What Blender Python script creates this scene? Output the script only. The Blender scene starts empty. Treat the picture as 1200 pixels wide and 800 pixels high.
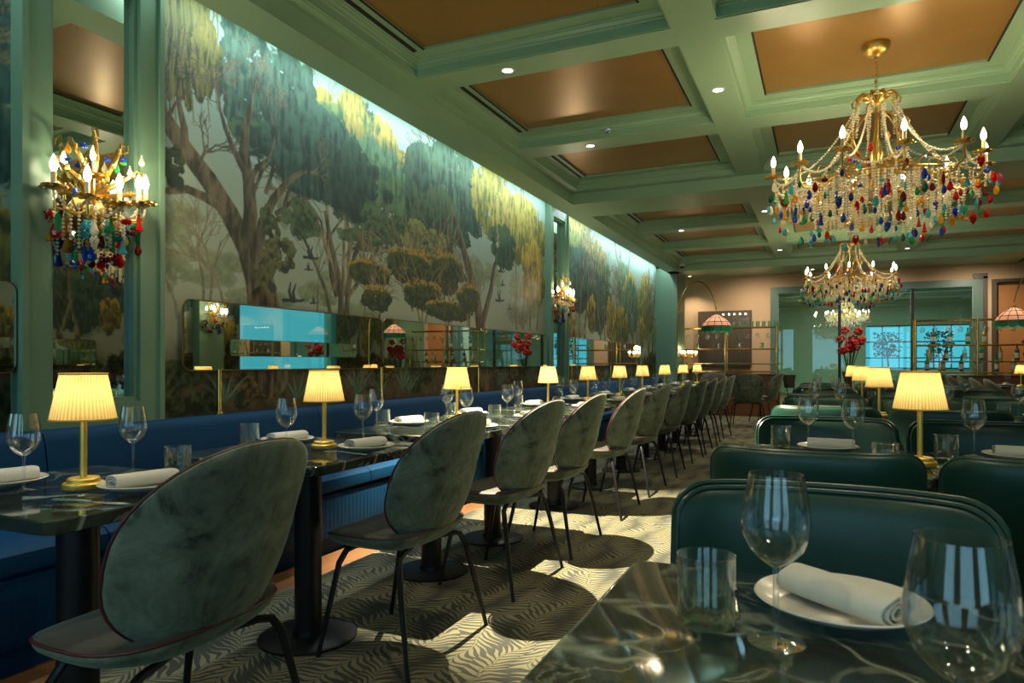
import numpy as np
import bpy, bmesh, math, random
from mathutils import Vector, Matrix
SCN = bpy.context.scene; COL = SCN.collection
R = math.radians; PI = math.pi; TAU = 2*PI
random.seed(7)
# ================================================================ camera, exposure, world, lights
FPX = 805.0; YAW = math.atan(365/FPX); SA, CA = math.sin(YAW), math.cos(YAW)
EYE = 1.08; WALL = 3.05; RW = 3.65; YB = 15.6; YF = -2.6
KB, KS, KP = 2.95, 2.83, 3.07                # underside of beams, of the deep soffits, of the gilt panels
cam = bpy.data.objects.new('camera', bpy.data.cameras.new('camera')); COL.objects.link(cam)
cam.location = (0, 0, EYE); cam.rotation_euler = (PI/2, 0, YAW)
cam.data.sensor_width = 36; cam.data.lens = 36*FPX/1200; cam.data.shift_y = 25/1200; cam.data.clip_start = .02
cam.data.dof.use_dof = True; cam.data.dof.focus_distance = 3.2; cam.data.dof.aperture_fstop = 9.0
SCN.camera = cam
SCN.view_settings.view_transform = 'Standard'; SCN.view_settings.look = 'None'
SCN.view_settings.gamma = 1; SCN.view_settings.exposure = 0.32; SCN.view_settings.use_curve_mapping = False
SCN.cycles.max_bounces = 9; SCN.cycles.transparent_max_bounces = 24; SCN.cycles.glossy_bounces = 5
SCN.cycles.transmission_bounces = 6; SCN.cycles.diffuse_bounces = 4
SCN.cycles.sample_clamp_indirect = 4; SCN.cycles.caustics_reflective = False; SCN.cycles.caustics_refractive = False
try: SCN.cycles.use_denoising = True; SCN.cycles.denoiser = 'OPENIMAGEDENOISE'
except Exception: pass
world = bpy.data.worlds.new('daylight'); SCN.world = world; world.use_nodes = True
world.node_tree.nodes['Background'].inputs[0].default_value = (.075, .50, .62, 1)
world.node_tree.nodes['Background'].inputs[1].default_value = 1.0

def light(name, kind, loc, energy, color, rot=(0, 0, 0), parent=None, **kw):
    d = bpy.data.lights.new(name, kind); d.energy = energy; d.color = color
    for k, v in kw.items(): setattr(d, k, v)
    o = bpy.data.objects.new(name, d); o.location = loc; o.rotation_euler = rot; COL.objects.link(o)
    if parent: o.parent = parent
    return o
WARM, HOT, DAY = (1, .72, .40), (1, .88, .62), (.52, .78, 1)
E_SPOT, E_COVE, E_BULB, E_LAMP, E_DAY = 150, 31, 5.5, .8, 10
# recessed ceiling spots (x, y, power factor)
SPOTS = [(-1.84, 3.99, 12.), (-1.83, 5.67, .25), (-.658, 4.87, .25), (-1.83, 2.31, .30), (-1.83, 9.84, .5), (-.658, 12.2, .5), (1.25, 4.87, .3),
         (1.25, 9.0, .5), (1.25, 12.9, .5), (-.658, 9.0, .35), (-.658, 1.47, .25), (1.25, 1.47, .3), (-.658, -.4, .3), (1.25, -.4, .3)]
for x, y, k in SPOTS:
    light('spot_light', 'SPOT', (x, y, KB-.02), E_SPOT*k, HOT, (0, R(-13), 0) if k > 1 else (0, 0, 0), spot_size=R(68 if k > 1 else 100), spot_blend=.35 if k > 1 else .7, shadow_soft_size=.012 if k > 1 else .04)
for y0, y1 in ((2.40, 7.64), (8.33, 13.6), (-2.5, 1.70)):
    light('cove_light', 'AREA', (-2.87, (y0+y1)/2, 3.06), E_COVE*(y1-y0)/5.2, (.80, .95, 1), (0, R(-14), 0), shape='RECTANGLE', size=.05, size_y=y1-y0)
light('back_wash', 'SPOT', (-2.65, 15.1, 2.93), 60, HOT, spot_size=R(110), spot_blend=.6, shadow_soft_size=.03)
for x in (-1.3, .9, 2.6): light('back_wash', 'SPOT', (x, 14.5, 2.93), 110, HOT, (R(24), 0, 0), spot_size=R(140), spot_blend=1, shadow_soft_size=.03)  # spots added without fittings to brighten the back wall
# daylight through the three windows behind the camera
for x in (-2.0, .3, 2.6):
    light('window_daylight', 'AREA', (x, YF+.02, 1.6), E_DAY, DAY, (R(90), 0, 0), shape='RECTANGLE', size=1.5, size_y=2.0)
light('far_room_fill', 'AREA', (1.5, 21, 3.05), 260, (.75, 1, .9), (0, 0, 0), shape='RECTANGLE', size=5, size_y=7)  # unseen area light added to stand for the far room's lamps

# ================================================================ materials
def nt(name):
    m = bpy.data.materials.new(name); m.use_nodes = True; t = m.node_tree; t.nodes.clear()
    out = t.nodes.new('ShaderNodeOutputMaterial'); return m, t, out
class N:
    """small helper round a node tree"""
    def __init__(s, t): s.t = t
    def __call__(s, kind, ins=None, **kw):
        n = s.t.nodes.new('ShaderNode'+kind)
        for k, v in kw.items(): setattr(n, k, v)
        for k, v in (ins or {}).items():
            if hasattr(v, 'is_output') or isinstance(v, bpy.types.NodeSocket): s.t.links.new(v, n.inputs[k])
            else:
                if isinstance(v, tuple) and len(v) == 3 and n.inputs[k].type == 'RGBA': v = (*v, 1)
                n.inputs[k].default_value = v
        return n
    def m(s, op, a, b=0.0, c=None, clamp=False):
        d = {0: a, 1: b}
        if c is not None: d[2] = c
        return s('Math', d, operation=op, use_clamp=clamp).outputs[0]
    def mix(s, f, a, b):
        n = s.t.nodes.new('ShaderNodeMix'); n.data_type = 'RGBA'
        for i, v in ((0, f), (6, a), (7, b)):
            if isinstance(v, bpy.types.NodeSocket): s.t.links.new(v, n.inputs[i])
            else: n.inputs[i].default_value = v if not (isinstance(v, tuple) and len(v) == 3) else (*v, 1)
        return n.outputs[2]
    def obj(s): return s('TexCoord').outputs['Object']
    def noise(s, scale, detail=3, vec=None, rough=.55, dist=0):
        n = s('TexNoise', {'Scale': scale, 'Detail': detail, 'Roughness': rough, 'Distortion': dist})
        s.t.links.new(vec if vec is not None else s.obj(), n.inputs['Vector']); return n.outputs['Fac']
    def ramp(s, f, *stops):
        n = s('ValToRGB'); s.t.links.new(f, n.inputs[0]); e = n.color_ramp.elements
        while len(e) < len(stops): e.new(.5)
        for i, (p, c) in enumerate(stops): e[i].position = p; e[i].color = (*c, 1)
        return n.outputs[0]
def principled(name, color, rough=.5, metal=0, bump=None, **kw):
    m, t, out = nt(name); n = N(t)
    if callable(color): color = color(n)
    if callable(rough): rough = rough(n)
    ins = {'Base Color': color, 'Roughness': rough, 'Metallic': metal}; ins.update(kw)
    b = n('BsdfPrincipled', ins)
    if bump:
        h, st, ds = bump(n); bb = n('Bump', {'Height': h, 'Strength': st, 'Distance': ds}); t.links.new(bb.outputs[0], b.inputs['Normal'])
    t.links.new(b.outputs[0], out.inputs[0]); return m
def speck(c, k=.12, s=6.0):
    return lambda n: n.mix(n.noise(s, 4), tuple(v*(1-k) for v in c), tuple(v*(1+k) for v in c))
def emis(name, color, st):
    m, t, out = nt(name); n = N(t); e = n('Emission', {'Color': color, 'Strength': st}); t.links.new(e.outputs[0], out.inputs[0])
    try: m.cycles.emission_sampling = 'NONE'
    except Exception: pass
    return m
M = {}
M['green'] = principled('sage_green_paint', speck((.27, .42, .255), .06, 2.5), .38)
M['teal'] = principled('teal_green_paint', speck((.120, .225, .145), .06, 2.5), .35)
M['tealdark'] = principled('slate_teal_paint', speck((.07, .13, .115), .06, 2.5), .4)
M['gilt'] = principled('gilt_ceiling_leaf', lambda n: n.mix(n.noise(1.6, 6, dist=1.5), (.29, .155, .034), (.40, .225, .055)), .32, .35)
M['dark'] = principled('matt_black_metal', speck((.012, .012, .014), .2), .38, .3)
M['slot_shade'] = principled('black_slot_and_shadow_gap', speck((.004, .004, .004)), .7)
M['brass'] = principled('polished_brass', speck((.72, .47, .13), .1), .22, 1)
M['darkbrass'] = principled('dark_brass', speck((.20, .13, .045), .1), .4, 1)
M['satin'] = principled('satin_lamp_brass', speck((.86, .60, .13), .05), .42, .8)
M['gold'] = principled('antique_gold', speck((.62, .40, .10), .25, 30), .3, .95)
M['steel'] = principled('stainless_steel', speck((.62, .62, .6), .05), .18, 1)
M['mirror'] = principled('antique_mirror', speck((.70, .76, .72), .02), .015, 1)
M['plaster'] = principled('warm_pink_plaster', speck((.50, .33, .21), .05, 1.5), .8)
M['white'] = principled('white_porcelain', speck((.62, .60, .52), .03), .15)
M['linen'] = principled('linen_napkin', speck((.55, .54, .47), .05, 60), .9, bump=lambda n: (n.noise(400, 2), .15, .002))
M['wood'] = principled('oak_boards', lambda n: n.mix(n.noise(3, 6, vec=n('Mapping', {'Vector': n.obj(), 'Scale': (14, 1, 14)}).outputs[0]), (.12, .052, .018), (.24, .11, .042)), .42)
M['walnut'] = principled('bar_front_walnut', lambda n: n.mix(n.noise(3, 6, vec=n('Mapping', {'Vector': n.obj(), 'Scale': (3, 3, .6)}).outputs[0]), (.16, .06, .028), (.28, .115, .05)), .4)
M['darkwood'] = principled('smoked_wood', lambda n: n.mix(n.noise(4, 6, vec=n('Mapping', {'Vector': n.obj(), 'Scale': (6, 6, .8)}).outputs[0]), (.035, .024, .018), (.085, .06, .045)), .45)
M['orange'] = principled('orange_lacquer', speck((.42, .17, .06), .08, 2), .45)
M['bluevelvet'] = principled('deep_blue_velvet', lambda n: n.mix(n.noise(2.3, 5, dist=.8), (.0015, .022, .060), (.003, .050, .13)), .62, 0, **{'Sheen Weight': .16, 'Sheen Roughness': .35, 'Sheen Tint': (.05, .35, .85, 1), 'Specular IOR Level': .12})
def velvet(n):
    a = n.noise(5.5, 5, rough=.62, dist=1.3); b = n.noise(17, 4, dist=2.2)
    f = n.m('ADD', n.m('MULTIPLY', a, .8), n.m('MULTIPLY', b, .3))
    return n.ramp(f, (.38, (.022, .025, .019)), (.50, (.105, .128, .094)), (.70, (.21, .25, .185)))
M['velvet'] = principled('sage_crushed_velvet', velvet, .6, 0, **{'Sheen Weight': .35, 'Sheen Roughness': .4, 'Sheen Tint': (.62, .75, .55, 1), 'Specular IOR Level': .2})
M['innervelvet'] = principled('taupe_inner_velvet', lambda n: n.mix(n.noise(6, 4), (.022, .019, .015), (.048, .044, .034)), .65, 0, **{'Sheen Weight': .35, 'Sheen Tint': (.6, .6, .5, 1)})
M['piping'] = principled('oxblood_piping', speck((.075, .014, .016), .15), .5)
M['leather'] = principled('bottle_green_leather', speck((.010, .047, .032), .18, 5), .38, bump=lambda n: (n.noise(260, 2), .10, .002))
M['leatheredge'] = principled('green_leather_piping', speck((.018, .055, .04), .1), .34)
M['red'] = principled('red_petals', speck((.42, .018, .012), .4, 20), .6)
M['leaf'] = principled('dark_leaves', speck((.02, .045, .018), .4, 20), .6)
M['wick'] = emis('glowing_bulb', (1, .87, .62, 1), 14)
M['disc'] = emis('downlight_lens', (1, .93, .8, 1), 7)
M['sleeve'] = principled('ivory_candle_sleeve', speck((.72, .52, .25), .05), .5)
def marble(n):
    o = n.obj()
    w1 = n.noise(1.9, 3, rough=.5, dist=.9); w2 = n.noise(3.4, 5, rough=.58, dist=1.5)
    v1 = n.m('ABSOLUTE', n.m('SUBTRACT', w1, .5)); v2 = n.m('ABSOLUTE', n.m('SUBTRACT', w2, .47))
    base = n.ramp(n.noise(3.0, 5, dist=.8), (.35, (.010, .013, .010)), (.58, (.030, .038, .027)), (.75, (.075, .088, .06)))
    a = n.mix(n.m('MULTIPLY', n.m('SUBTRACT', 1.0, n.m('MULTIPLY', v1, 62.), clamp=True), .75), base, (.36, .40, .29))
    return n.mix(n.m('MULTIPLY', n.m('SUBTRACT', 1.0, n.m('MULTIPLY', v2, 55.), clamp=True), .6), a, (.22, .25, .18))
M['marble'] = principled('green_black_marble', marble, .09, **{'Coat Weight': .3, 'Coat Roughness': .04})
def carpet_c(n):
    sp = n('SeparateXYZ', {0: n.obj()}); x, y = sp.outputs[0], sp.outputs[1]
    nx = n.m('SUBTRACT', n.noise(3.2, 2), .5); ny = n.m('SUBTRACT', n.noise(4.1, 2, vec=n('Mapping', {'Vector': n.obj(), 'Location': (7, 3, 0)}).outputs[0]), .5)
    u = n.m('DIVIDE', n.m('ADD', x, n.m('MULTIPLY', nx, .24)), .165)
    i = n.m('FLOOR', u); fu = n.m('SUBTRACT', n.m('FRACT', u), .5)
    d = n.m('SUBTRACT', n.m('MULTIPLY', n.m('MODULO', n.m('ABSOLUTE', i), 2.0), 2.0), 1.0)
    yy = n.m('ADD', n.m('ADD', y, n.m('MULTIPLY', i, .37)), n.m('MULTIPLY', ny, .16))
    sx = n.m('ADD', fu, n.m('MULTIPLY', n.m('SINE', n.m('MULTIPLY', yy, 9.0)), .16)); ax = n.m('ABSOLUTE', sx)
    q = n.m('DIVIDE', n.m('SUBTRACT', n.m('MULTIPLY', yy, d), n.m('MULTIPLY', n.m('POWER', ax, .8), .105)), .034)
    st = n.m('ABSOLUTE', n.m('SUBTRACT', n.m('FRACT', q), .5))
    lw = n.m('SUBTRACT', .40, n.m('MULTIPLY', n.m('POWER', ax, 1.5), .75))
    leaf = n.m('MULTIPLY', n.m('SUBTRACT', lw, st), 9., clamp=True)
    line = n.m('SUBTRACT', 1.0, n.m('MULTIPLY', n.m('ABSOLUTE', n.m('SUBTRACT', n.m('SUBTRACT', st, lw), .035)), 14.), clamp=True)
    stem = n.m('MULTIPLY', n.m('SUBTRACT', .035, ax), 60., clamp=True)
    leaf = n.m('MULTIPLY', leaf, n.m('MULTIPLY', n.m('SUBTRACT', ax, .03), 40., clamp=True))
    gr = n.mix(n.noise(1.7, 4), (.23, .20, .095), (.25, .24, .15))
    dk = n.mix(n.noise(5, 3), (.010, .013, .008), (.020, .020, .035))
    bg = n.mix(n.noise(9, 3), (.035, .036, .020), (.055, .060, .055))
    c = n.mix(n.m('MAXIMUM', leaf, stem), bg, gr); c = n.mix(n.m('MULTIPLY', line, .85), c, dk)
    return n.mix(n.m('MULTIPLY', n.noise(260, 2), .5), c, (.06, .06, .04))
M['carpet'] = principled('fern_pattern_carpet', carpet_c, .95, bump=lambda n: (n.noise(320, 2), .5, .004))
def thin_glass(name, tint=(1, 1, 1), k=1.0, rough=0.0, base=.03):
    m, t, out = nt(name); n = N(t)
    lw = n('LayerWeight', {'Blend': .5}).outputs['Facing']
    f = n.m('ADD', n.m('MULTIPLY', n.m('POWER', lw, 2.0), .95*k), base, clamp=True)
    a = n('BsdfTransparent', {'Color': tint}); g = n('BsdfGlossy', {'Color': (1, 1, 1), 'Roughness': rough})
    mx = n('MixShader', {0: f, 1: a.outputs[0], 2: g.outputs[0]}); t.links.new(mx.outputs[0], out.inputs[0]); return m
M['glass'] = thin_glass('clear_stemware_glass', (.96, .97, .97), 1.0, 0, .05)
M['tumbler'] = thin_glass('clear_tumbler_glass', (.93, .96, .94), 1.0, 0, .055)
M['pane'] = thin_glass('partition_pane', (.90, .95, .93), .8, 0, .06)
M['greenglass'] = thin_glass('pale_green_glass', (.72, .88, .78), .8, .05, .12)
def crystal(name, c):
    m, t, out = nt(name); n = N(t)
    b = n('BsdfPrincipled', {'Base Color': c, 'Roughness': .07, 'IOR': 1.6, 'Specular IOR Level': .9, 'Coat Weight': .6, 'Coat Roughness': .03})
    tr = n('BsdfTransparent', {'Color': tuple(min(1, v*1.4+.02) for v in c)}); tl = n('BsdfTranslucent', {'Color': c})
    a = n('MixShader', {0: .45, 1: b.outputs[0], 2: tl.outputs[0]}); s = n('MixShader', {0: .22, 1: a.outputs[0], 2: tr.outputs[0]})
    t.links.new(s.outputs[0], out.inputs[0]); return m
CR = {'clear': (.90, .82, .62), 'red': (.62, .015, .012), 'wine': (.28, .012, .02), 'amber': (.85, .46, .03), 'blue': (.02, .10, .55), 'aqua': (.12, .55, .62), 'green': (.04, .42, .14), 'emerald': (.01, .22, .17)}
for k, c in CR.items(): M['cr_'+k] = crystal(k+'_crystal', c)
def shade_mat():
    m, t, out = nt('pleated_silk_shade'); n = N(t)
    c = (.92, .78, .42)
    sp = n('SeparateXYZ', {0: n.obj()}); a = n.m('ARCTAN2', sp.outputs[1], sp.outputs[0])
    f = n.m('ADD', n.m('MULTIPLY', n.m('SINE', n.m('MULTIPLY', a, 48.0)), .5), .5); g = n.noise(60, 2)
    f = n.m('ADD', n.m('MULTIPLY', f, .7), n.m('MULTIPLY', g, .3))
    d = n('BsdfDiffuse', {'Color': n.mix(f, (.62, .48, .20), c)}); tl = n('BsdfTranslucent', {'Color': n.mix(f, (.58, .40, .13), (.98, .86, .46))})
    s = n('MixShader', {0: .62, 1: d.outputs[0], 2: tl.outputs[0]}); t.links.new(s.outputs[0], out.inputs[0]); return m
M['shade'] = shade_mat()
def stained():
    m, t, out = nt('leaded_pink_glass'); n = N(t)
    d = n('BsdfDiffuse', {'Color': (.62, .36, .28)}); tl = n('BsdfTranslucent', {'Color': (.8, .45, .34)})
    s = n('MixShader', {0: .5, 1: d.outputs[0], 2: tl.outputs[0]}); t.links.new(s.outputs[0], out.inputs[0]); return m
M['stained'] = stained(); M['fringe'] = principled('green_glass_fringe', speck((.01, .16, .07), .3, 30), .3)
def painted(name, k=1.0):
    m, t, out = nt(name); n = N(t); a = n('VertexColor', layer_name='paint')
    b = n('BsdfPrincipled', {'Base Color': a.outputs[0], 'Roughness': .6, 'Specular IOR Level': .25}); t.links.new(b.outputs[0], out.inputs[0]); return m
M['paint'] = painted('painted_mural')

# ================================================================ mesh helpers
class MB:
    def __init__(s): s.v = []; s.f = []
    def add(s, vs, fs, mat=None):
        o = len(s.v)
        s.v += [tuple(mat @ Vector(p)) for p in vs] if mat is not None else [tuple(p) for p in vs]
        s.f += [tuple(i+o for i in f) for f in fs]; return s
    def box(s, x0, x1, y0, y1, z0, z1, b=0.0):
        if b <= 0:
            vs = [(x, y, z) for z in (z0, z1) for x, y in ((x0, y0), (x1, y0), (x1, y1), (x0, y1))]
            return s.add(vs, [(3, 2, 1, 0), (4, 5, 6, 7), (0, 1, 5, 4), (1, 2, 6, 5), (2, 3, 7, 6), (3, 0, 4, 7)])
        bm = bmesh.new(); bmesh.ops.create_cube(bm, size=1)
        for v in bm.verts: v.co = ((x0+x1)/2+v.co.x*(x1-x0), (y0+y1)/2+v.co.y*(y1-y0), (z0+z1)/2+v.co.z*(z1-z0))
        bmesh.ops.bevel(bm, geom=bm.edges[:], offset=b, segments=2, affect='EDGES', profile=.6)
        bm.verts.index_update(); s.add([v.co[:] for v in bm.verts], [[v.index for v in f.verts] for f in bm.faces]); bm.free(); return s
    def lathe(s, prof, c=(0, 0, 0), n=24, closed=False, mat=None):
        vs = []; fs = []; k = len(prof)
        for i in range(n):
            a = TAU*i/n
            for r, z in prof: vs.append((c[0]+r*math.cos(a), c[1]+r*math.sin(a), c[2]+z))
        for i in range(n):
            j = (i+1) % n
            for q in range(k-1 if not closed else k):
                w = (q+1) % k; fs.append((i*k+q, j*k+q, j*k+w, i*k+w))
        return s.add(vs, fs, mat)
    def tube(s, pts, r, n=8, cap=True, closed=False):
        pts = [Vector(p) for p in pts]; m = len(pts); vs = []; fs = []
        rs = r if isinstance(r, (list, tuple)) else [r]*m
        up = None
        for i, p in enumerate(pts):
            if closed: t = pts[(i+1) % m]-pts[i-1]
            else: t = pts[min(i+1, m-1)]-pts[max(i-1, 0)]
            if t.length < 1e-9: t = Vector((0, 0, 1))
            t.normalize()
            if up is None: up = Vector((0, 0, 1)) if abs(t.z) < .9 else Vector((1, 0, 0))
            a = t.cross(up)
            if a.length < 1e-6: a = t.orthogonal()
            a.normalize(); b = t.cross(a); up = -b if False else a.cross(t)
            for k in range(n):
                q = TAU*k/n; vs.append(p+a*(math.cos(q)*rs[i])+b*(math.sin(q)*rs[i]))
        for i in range(m if closed else m-1):
            j = (i+1) % m
            for k in range(n):
                w = (k+1) % n; fs.append((i*n+k, i*n+w, j*n+w, j*n+k))
        if cap and not closed: fs.append(tuple(range(n))[::-1]); fs.append(tuple((m-1)*n+k for k in range(n)))
        return s.add([tuple(v) for v in vs], fs)
    def ball(s, c, rx, ry=None, rz=None, sub=1):
        ry = rx if ry is None else ry; rz = rx if rz is None else rz
        V, F = ICO[sub]; return s.add([(c[0]+v[0]*rx, c[1]+v[1]*ry, c[2]+v[2]*rz) for v in V], F)
    def build(s, name, mat, parent=None, smooth=True, angle=40):
        me = bpy.data.meshes.new(name); me.from_pydata(s.v, [], s.f); me.validate()
        bm = bmesh.new(); bm.from_mesh(me); bmesh.ops.recalc_face_normals(bm, faces=bm.faces[:]); bm.to_mesh(me); bm.free()
        me.materials.append(M[mat] if isinstance(mat, str) else mat)
        if smooth:
            me.polygons.foreach_set('use_smooth', [True]*len(me.polygons))
            try: me.set_sharp_from_angle(angle=R(angle))
            except Exception: pass
        o = bpy.data.objects.new(name, me); COL.objects.link(o)
        if parent: o.parent = parent
        return o
ICO = {}
for _s in (1, 2, 3):
    _b = bmesh.new(); bmesh.ops.create_icosphere(_b, subdivisions=_s, radius=1); _b.verts.index_update()
    ICO[_s] = ([tuple(v.co) for v in _b.verts], [tuple(v.index for v in f.verts) for f in _b.faces]); _b.free()
def tag(o, label=None, cat=None, group=None, kind=None):
    if label: o['label'] = label
    if cat: o['category'] = cat
    if group: o['group'] = group
    if kind: o['kind'] = kind
    return o
def empty(name, loc=(0, 0, 0), rz=0, label=None, cat=None, group=None):
    o = bpy.data.objects.new(name, None); o.empty_display_size = .05; COL.objects.link(o)
    o.location = loc; o.rotation_euler = (0, 0, rz); return tag(o, label, cat, group)
def struct(name, mb, mat, **k): return tag(mb.build(name, mat, **k), kind='structure')
def dup(root, loc, rz=None, label=None, group=None, parent=None, deep=3):
    r = root.copy(); COL.objects.link(r); r.location = loc
    if parent: r.parent = parent
    if rz is not None: r.rotation_euler = (r.rotation_euler[0], r.rotation_euler[1], rz)
    if label: r['label'] = label
    if group: r['group'] = group
    def rec(a, b, d):
        if d == 0: return
        for ch in list(a.children):
            c = ch.copy(); COL.objects.link(c); c.parent = b; rec(ch, c, d-1)
    rec(root, r, deep); return r
first_of = {}
def put(kind, maker, loc, rz=0, label=None, group=None):
    """the first call places the original, later calls place copies of it"""
    if kind not in first_of:
        o = maker(); o.location = loc; o.rotation_euler = (0, 0, rz); first_of[kind] = o
        if label: o['label'] = label
        if group: o['group'] = group
        return o
    return dup(first_of[kind], loc, rz, label, group)
ORD = ['first', 'second', 'third', 'fourth', 'fifth', 'sixth', 'seventh', 'eighth', 'ninth', 'tenth', 'eleventh', 'twelfth', 'thirteenth']

# ================================================================ the room shell
def rect_holes(mb, x0, x1, y0, y1, holes, z, plane='xy', other=0):
    """a flat sheet with rectangular holes, cut into cells"""
    xs = sorted({x0, x1, *[h[0] for h in holes], *[h[1] for h in holes]}); ys = sorted({y0, y1, *[h[2] for h in holes], *[h[3] for h in holes]})
    for a, b in zip(xs, xs[1:]):
        for c, d in zip(ys, ys[1:]):
            mx, my = (a+b)/2, (c+d)/2
            if any(h[0] < mx < h[1] and h[2] < my < h[3] for h in holes): continue
            if plane == 'xy': vs = [(a, c, z), (b, c, z), (b, d, z), (a, d, z)]
            elif plane == 'xz': vs = [(a, z, c), (b, z, c), (b, z, d), (a, z, d)]
            else: vs = [(z, a, c), (z, b, c), (z, b, d), (z, a, d)]
            mb.add(vs, [(0, 1, 2, 3)])
struct('floor', MB().box(-3.3, 3.9, YF-.2, YB+.1, -.06, -.010), 'wood')
tag(MB().box(-2.335, 2.9, YF, 15.2, -.0099, 0).build('carpet', 'carpet'), 'fern patterned green and cream carpet running the length of the dining room', 'carpet')
struct('wall_left', MB().box(-3.25, -3.05, YF-.1, YB+.1, -.06, 3.3), 'teal')
# right wall with its daylit window
m = MB(); rect_holes(m, YF, YB, -.06, 3.3, [(9.3, 12.0, .95, 2.3)], RW, 'yz'); rect_holes(m, YF, YB, -.06, 3.3, [(9.3, 12.0, .95, 2.3)], RW+.15, 'yz')
for a, b, c, d in ((9.3, 12.0, .95, .95), (9.3, 12.0, 2.3, 2.3)): m.add([(RW, a, c), (RW, b, c), (RW+.15, b, c), (RW+.15, a, c)], [(0, 1, 2, 3)])
for a in (9.3, 12.0): m.add([(RW, a, .95), (RW, a, 2.3), (RW+.15, a, 2.3), (RW+.15, a, .95)], [(0, 1, 2, 3)])
struct('wall_right', m, 'teal', smooth=False)
w = tag(MB().box(RW+.06, RW+.07, 9.3, 12.0, .95, 2.3).build('window_1', 'pane'), kind='structure')
# front wall with three tall windows
FH = [(x-.75, x+.75, .6, 2.6) for x in (-2.0, .3, 2.6)]
m = MB(); rect_holes(m, -3.05, 3.65, -.06, 3.3, FH, YF, 'xz'); struct('wall_front', m, 'plaster', smooth=False)
# back wall with the glazed opening
BO = [(-1.03, 2.76, -.06, 2.68), (2.98, 3.60, .02, 2.6)]
m = MB(); rect_holes(m, -3.05, 3.65, -.06, 3.3, BO, YB, 'xz'); rect_holes(m, -3.05, 3.65, -.06, 3.3, BO, YB+.16, 'xz')
for h in BO:
    for x in h[:2]: m.add([(x, YB, h[2]), (x, YB, h[3]), (x, YB+.16, h[3]), (x, YB+.16, h[2])], [(0, 1, 2, 3)])
    m.add([(h[0], YB, h[3]), (h[1], YB, h[3]), (h[1], YB+.16, h[3]), (h[0], YB+.16, h[3])], [(0, 1, 2, 3)])
struct('wall_back', m, 'plaster', smooth=False)
# coffered ceiling
CX = [(-2.45, -.776), (-.54, 1.135), (1.365, 3.05)]
CY = [(-2.45, -1.17), (-.93, .51), (.75, 2.19), (2.43, 3.87), (4.10, 5.54), (5.80, 7.13), (8.12, 9.70), (9.98, 11.40), (11.66, 13.10)]
HOLES = [(x0, x1, y0, y1) for x0, x1 in CX for y0, y1 in CY]
m = MB()
DEEP = (7.21, 7.90); DEEP2 = (13.3, 13.9)
rect_holes(m, -2.53, 3.25, YF, YB, HOLES, KB)
PROF = [(0, 0), (0, .006), (.010, .008), (.010, .060), (.022, .066), (.022, .074), (.040, .088), (.040, .094), (.052, .098), (.052, .104), (.150, .106), (.150, .135)]
for x0, x1, y0, y1 in HOLES:
    vs = []
    for i, zz in PROF: vs += [(x0+i, y0+i, KB+zz), (x1-i, y0+i, KB+zz), (x1-i, y1-i, KB+zz), (x0+i, y1-i, KB+zz)]
    m.add(vs, [(q*4+a, q*4+(a+1) % 4, q*4+4+(a+1) % 4, q*4+4+a) for q in range(len(PROF)-1) for a in range(4)])
m.box(-2.765, -2.53, YF, 13.64, KS, 3.12); m.box(-2.53, 3.25, DEEP[0], DEEP[1], KS, KB+.01); m.box(-2.765, 3.25, DEEP2[0], DEEP2[1], KS, KB+.01)
m.box(3.25, 3.65, YF, 14.3, 2.42, 3.12); m.box(-3.05, -2.53, 13.64, YB, KB, 3.12)
m.box(-3.25, 3.9, YF-.1, YB+.2, 3.12, 3.3)
struct('ceiling', m, 'green', angle=20)
for x0, x1, y0, y1 in HOLES: struct('ceiling', MB().box(x0+.145, x1-.145, y0+.145, y1-.145, KB+.122, KB+.14), 'gilt', smooth=False)
for x0, x1, y0, y1 in HOLES:                    # air slots in the left bay, then dark strips along every panel
    if x0 == CX[0][0]: struct('trim', MB().box(x0+.078, x0+.104, y0+.16, y1-.16, KB+.098, KB+.1052), 'slot_shade')
    struct('trim', MB().box(x0+.145, x0+.156, y0+.15, y1-.15, KB+.1035, KB+.1095).box(x1-.156, x1-.145, y0+.15, y1-.15, KB+.1035, KB+.1095), 'slot_shade')  # black strips standing in for the shadow gap at the panel edges
struct('trim', MB().box(-2.3, .8, 14.35, 14.62, KB-.004, KB+.01), 'slot_shade')
# left wall: mirrored pilasters, end pier
def pilaster(y0, y1, side=-1, zt=3.12, zb=.80):
    X = lambda d: (-3.05+d) if side < 0 else (RW-d)
    def bx(m, d0, d1, *a): m.box(min(X(d0), X(d1)), max(X(d0), X(d1)), *a)
    m = MB(); s = .115; st = 1-.0
    for a, b, c, d in ((y0, y0+s, zb, zt), (y1-s, y1, zb, zt), (y0+s, y1-s, zb, .90), (y0+s, y1-s, zt-.26, zt)): bx(m, 0, .075, a, b, c, d)
    for a, b, c, d in ((y0+s-.002, y0+s+.02, .90, zt-.26), (y1-s-.02, y1-s, .90, zt-.26), (y0+s+.02, y1-s-.02, .90, .92), (y0+s+.02, y1-s-.02, zt-.28, zt-.26)): bx(m, 0, .055, a, b, c, d)
    bx(m, .002, .09, y0-.008, y0+.018, zb+.001, zt-.001); bx(m, .002, .09, y1-.018, y1+.008, zb+.001, zt-.001)
    o = struct('trim', m, 'teal')
    g = MB(); bx(g, .012, .02, y0+s+.02, y1-s-.02, .92, zt-.28); struct('trim', g, 'mirror')
pilaster(1.726, 2.373); pilaster(7.67, 8.30)
struct('trim', MB().box(-3.05, -2.62, 13.64, 14.45, 0, 3.12), 'teal')
struct('trim', MB().box(RW-.16, RW, 8.27, 8.78, 0, 2.42), 'green'); struct('trim', MB().box(RW-.10, RW, 1.2, 1.9, 0, 2.42), 'green')
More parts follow.
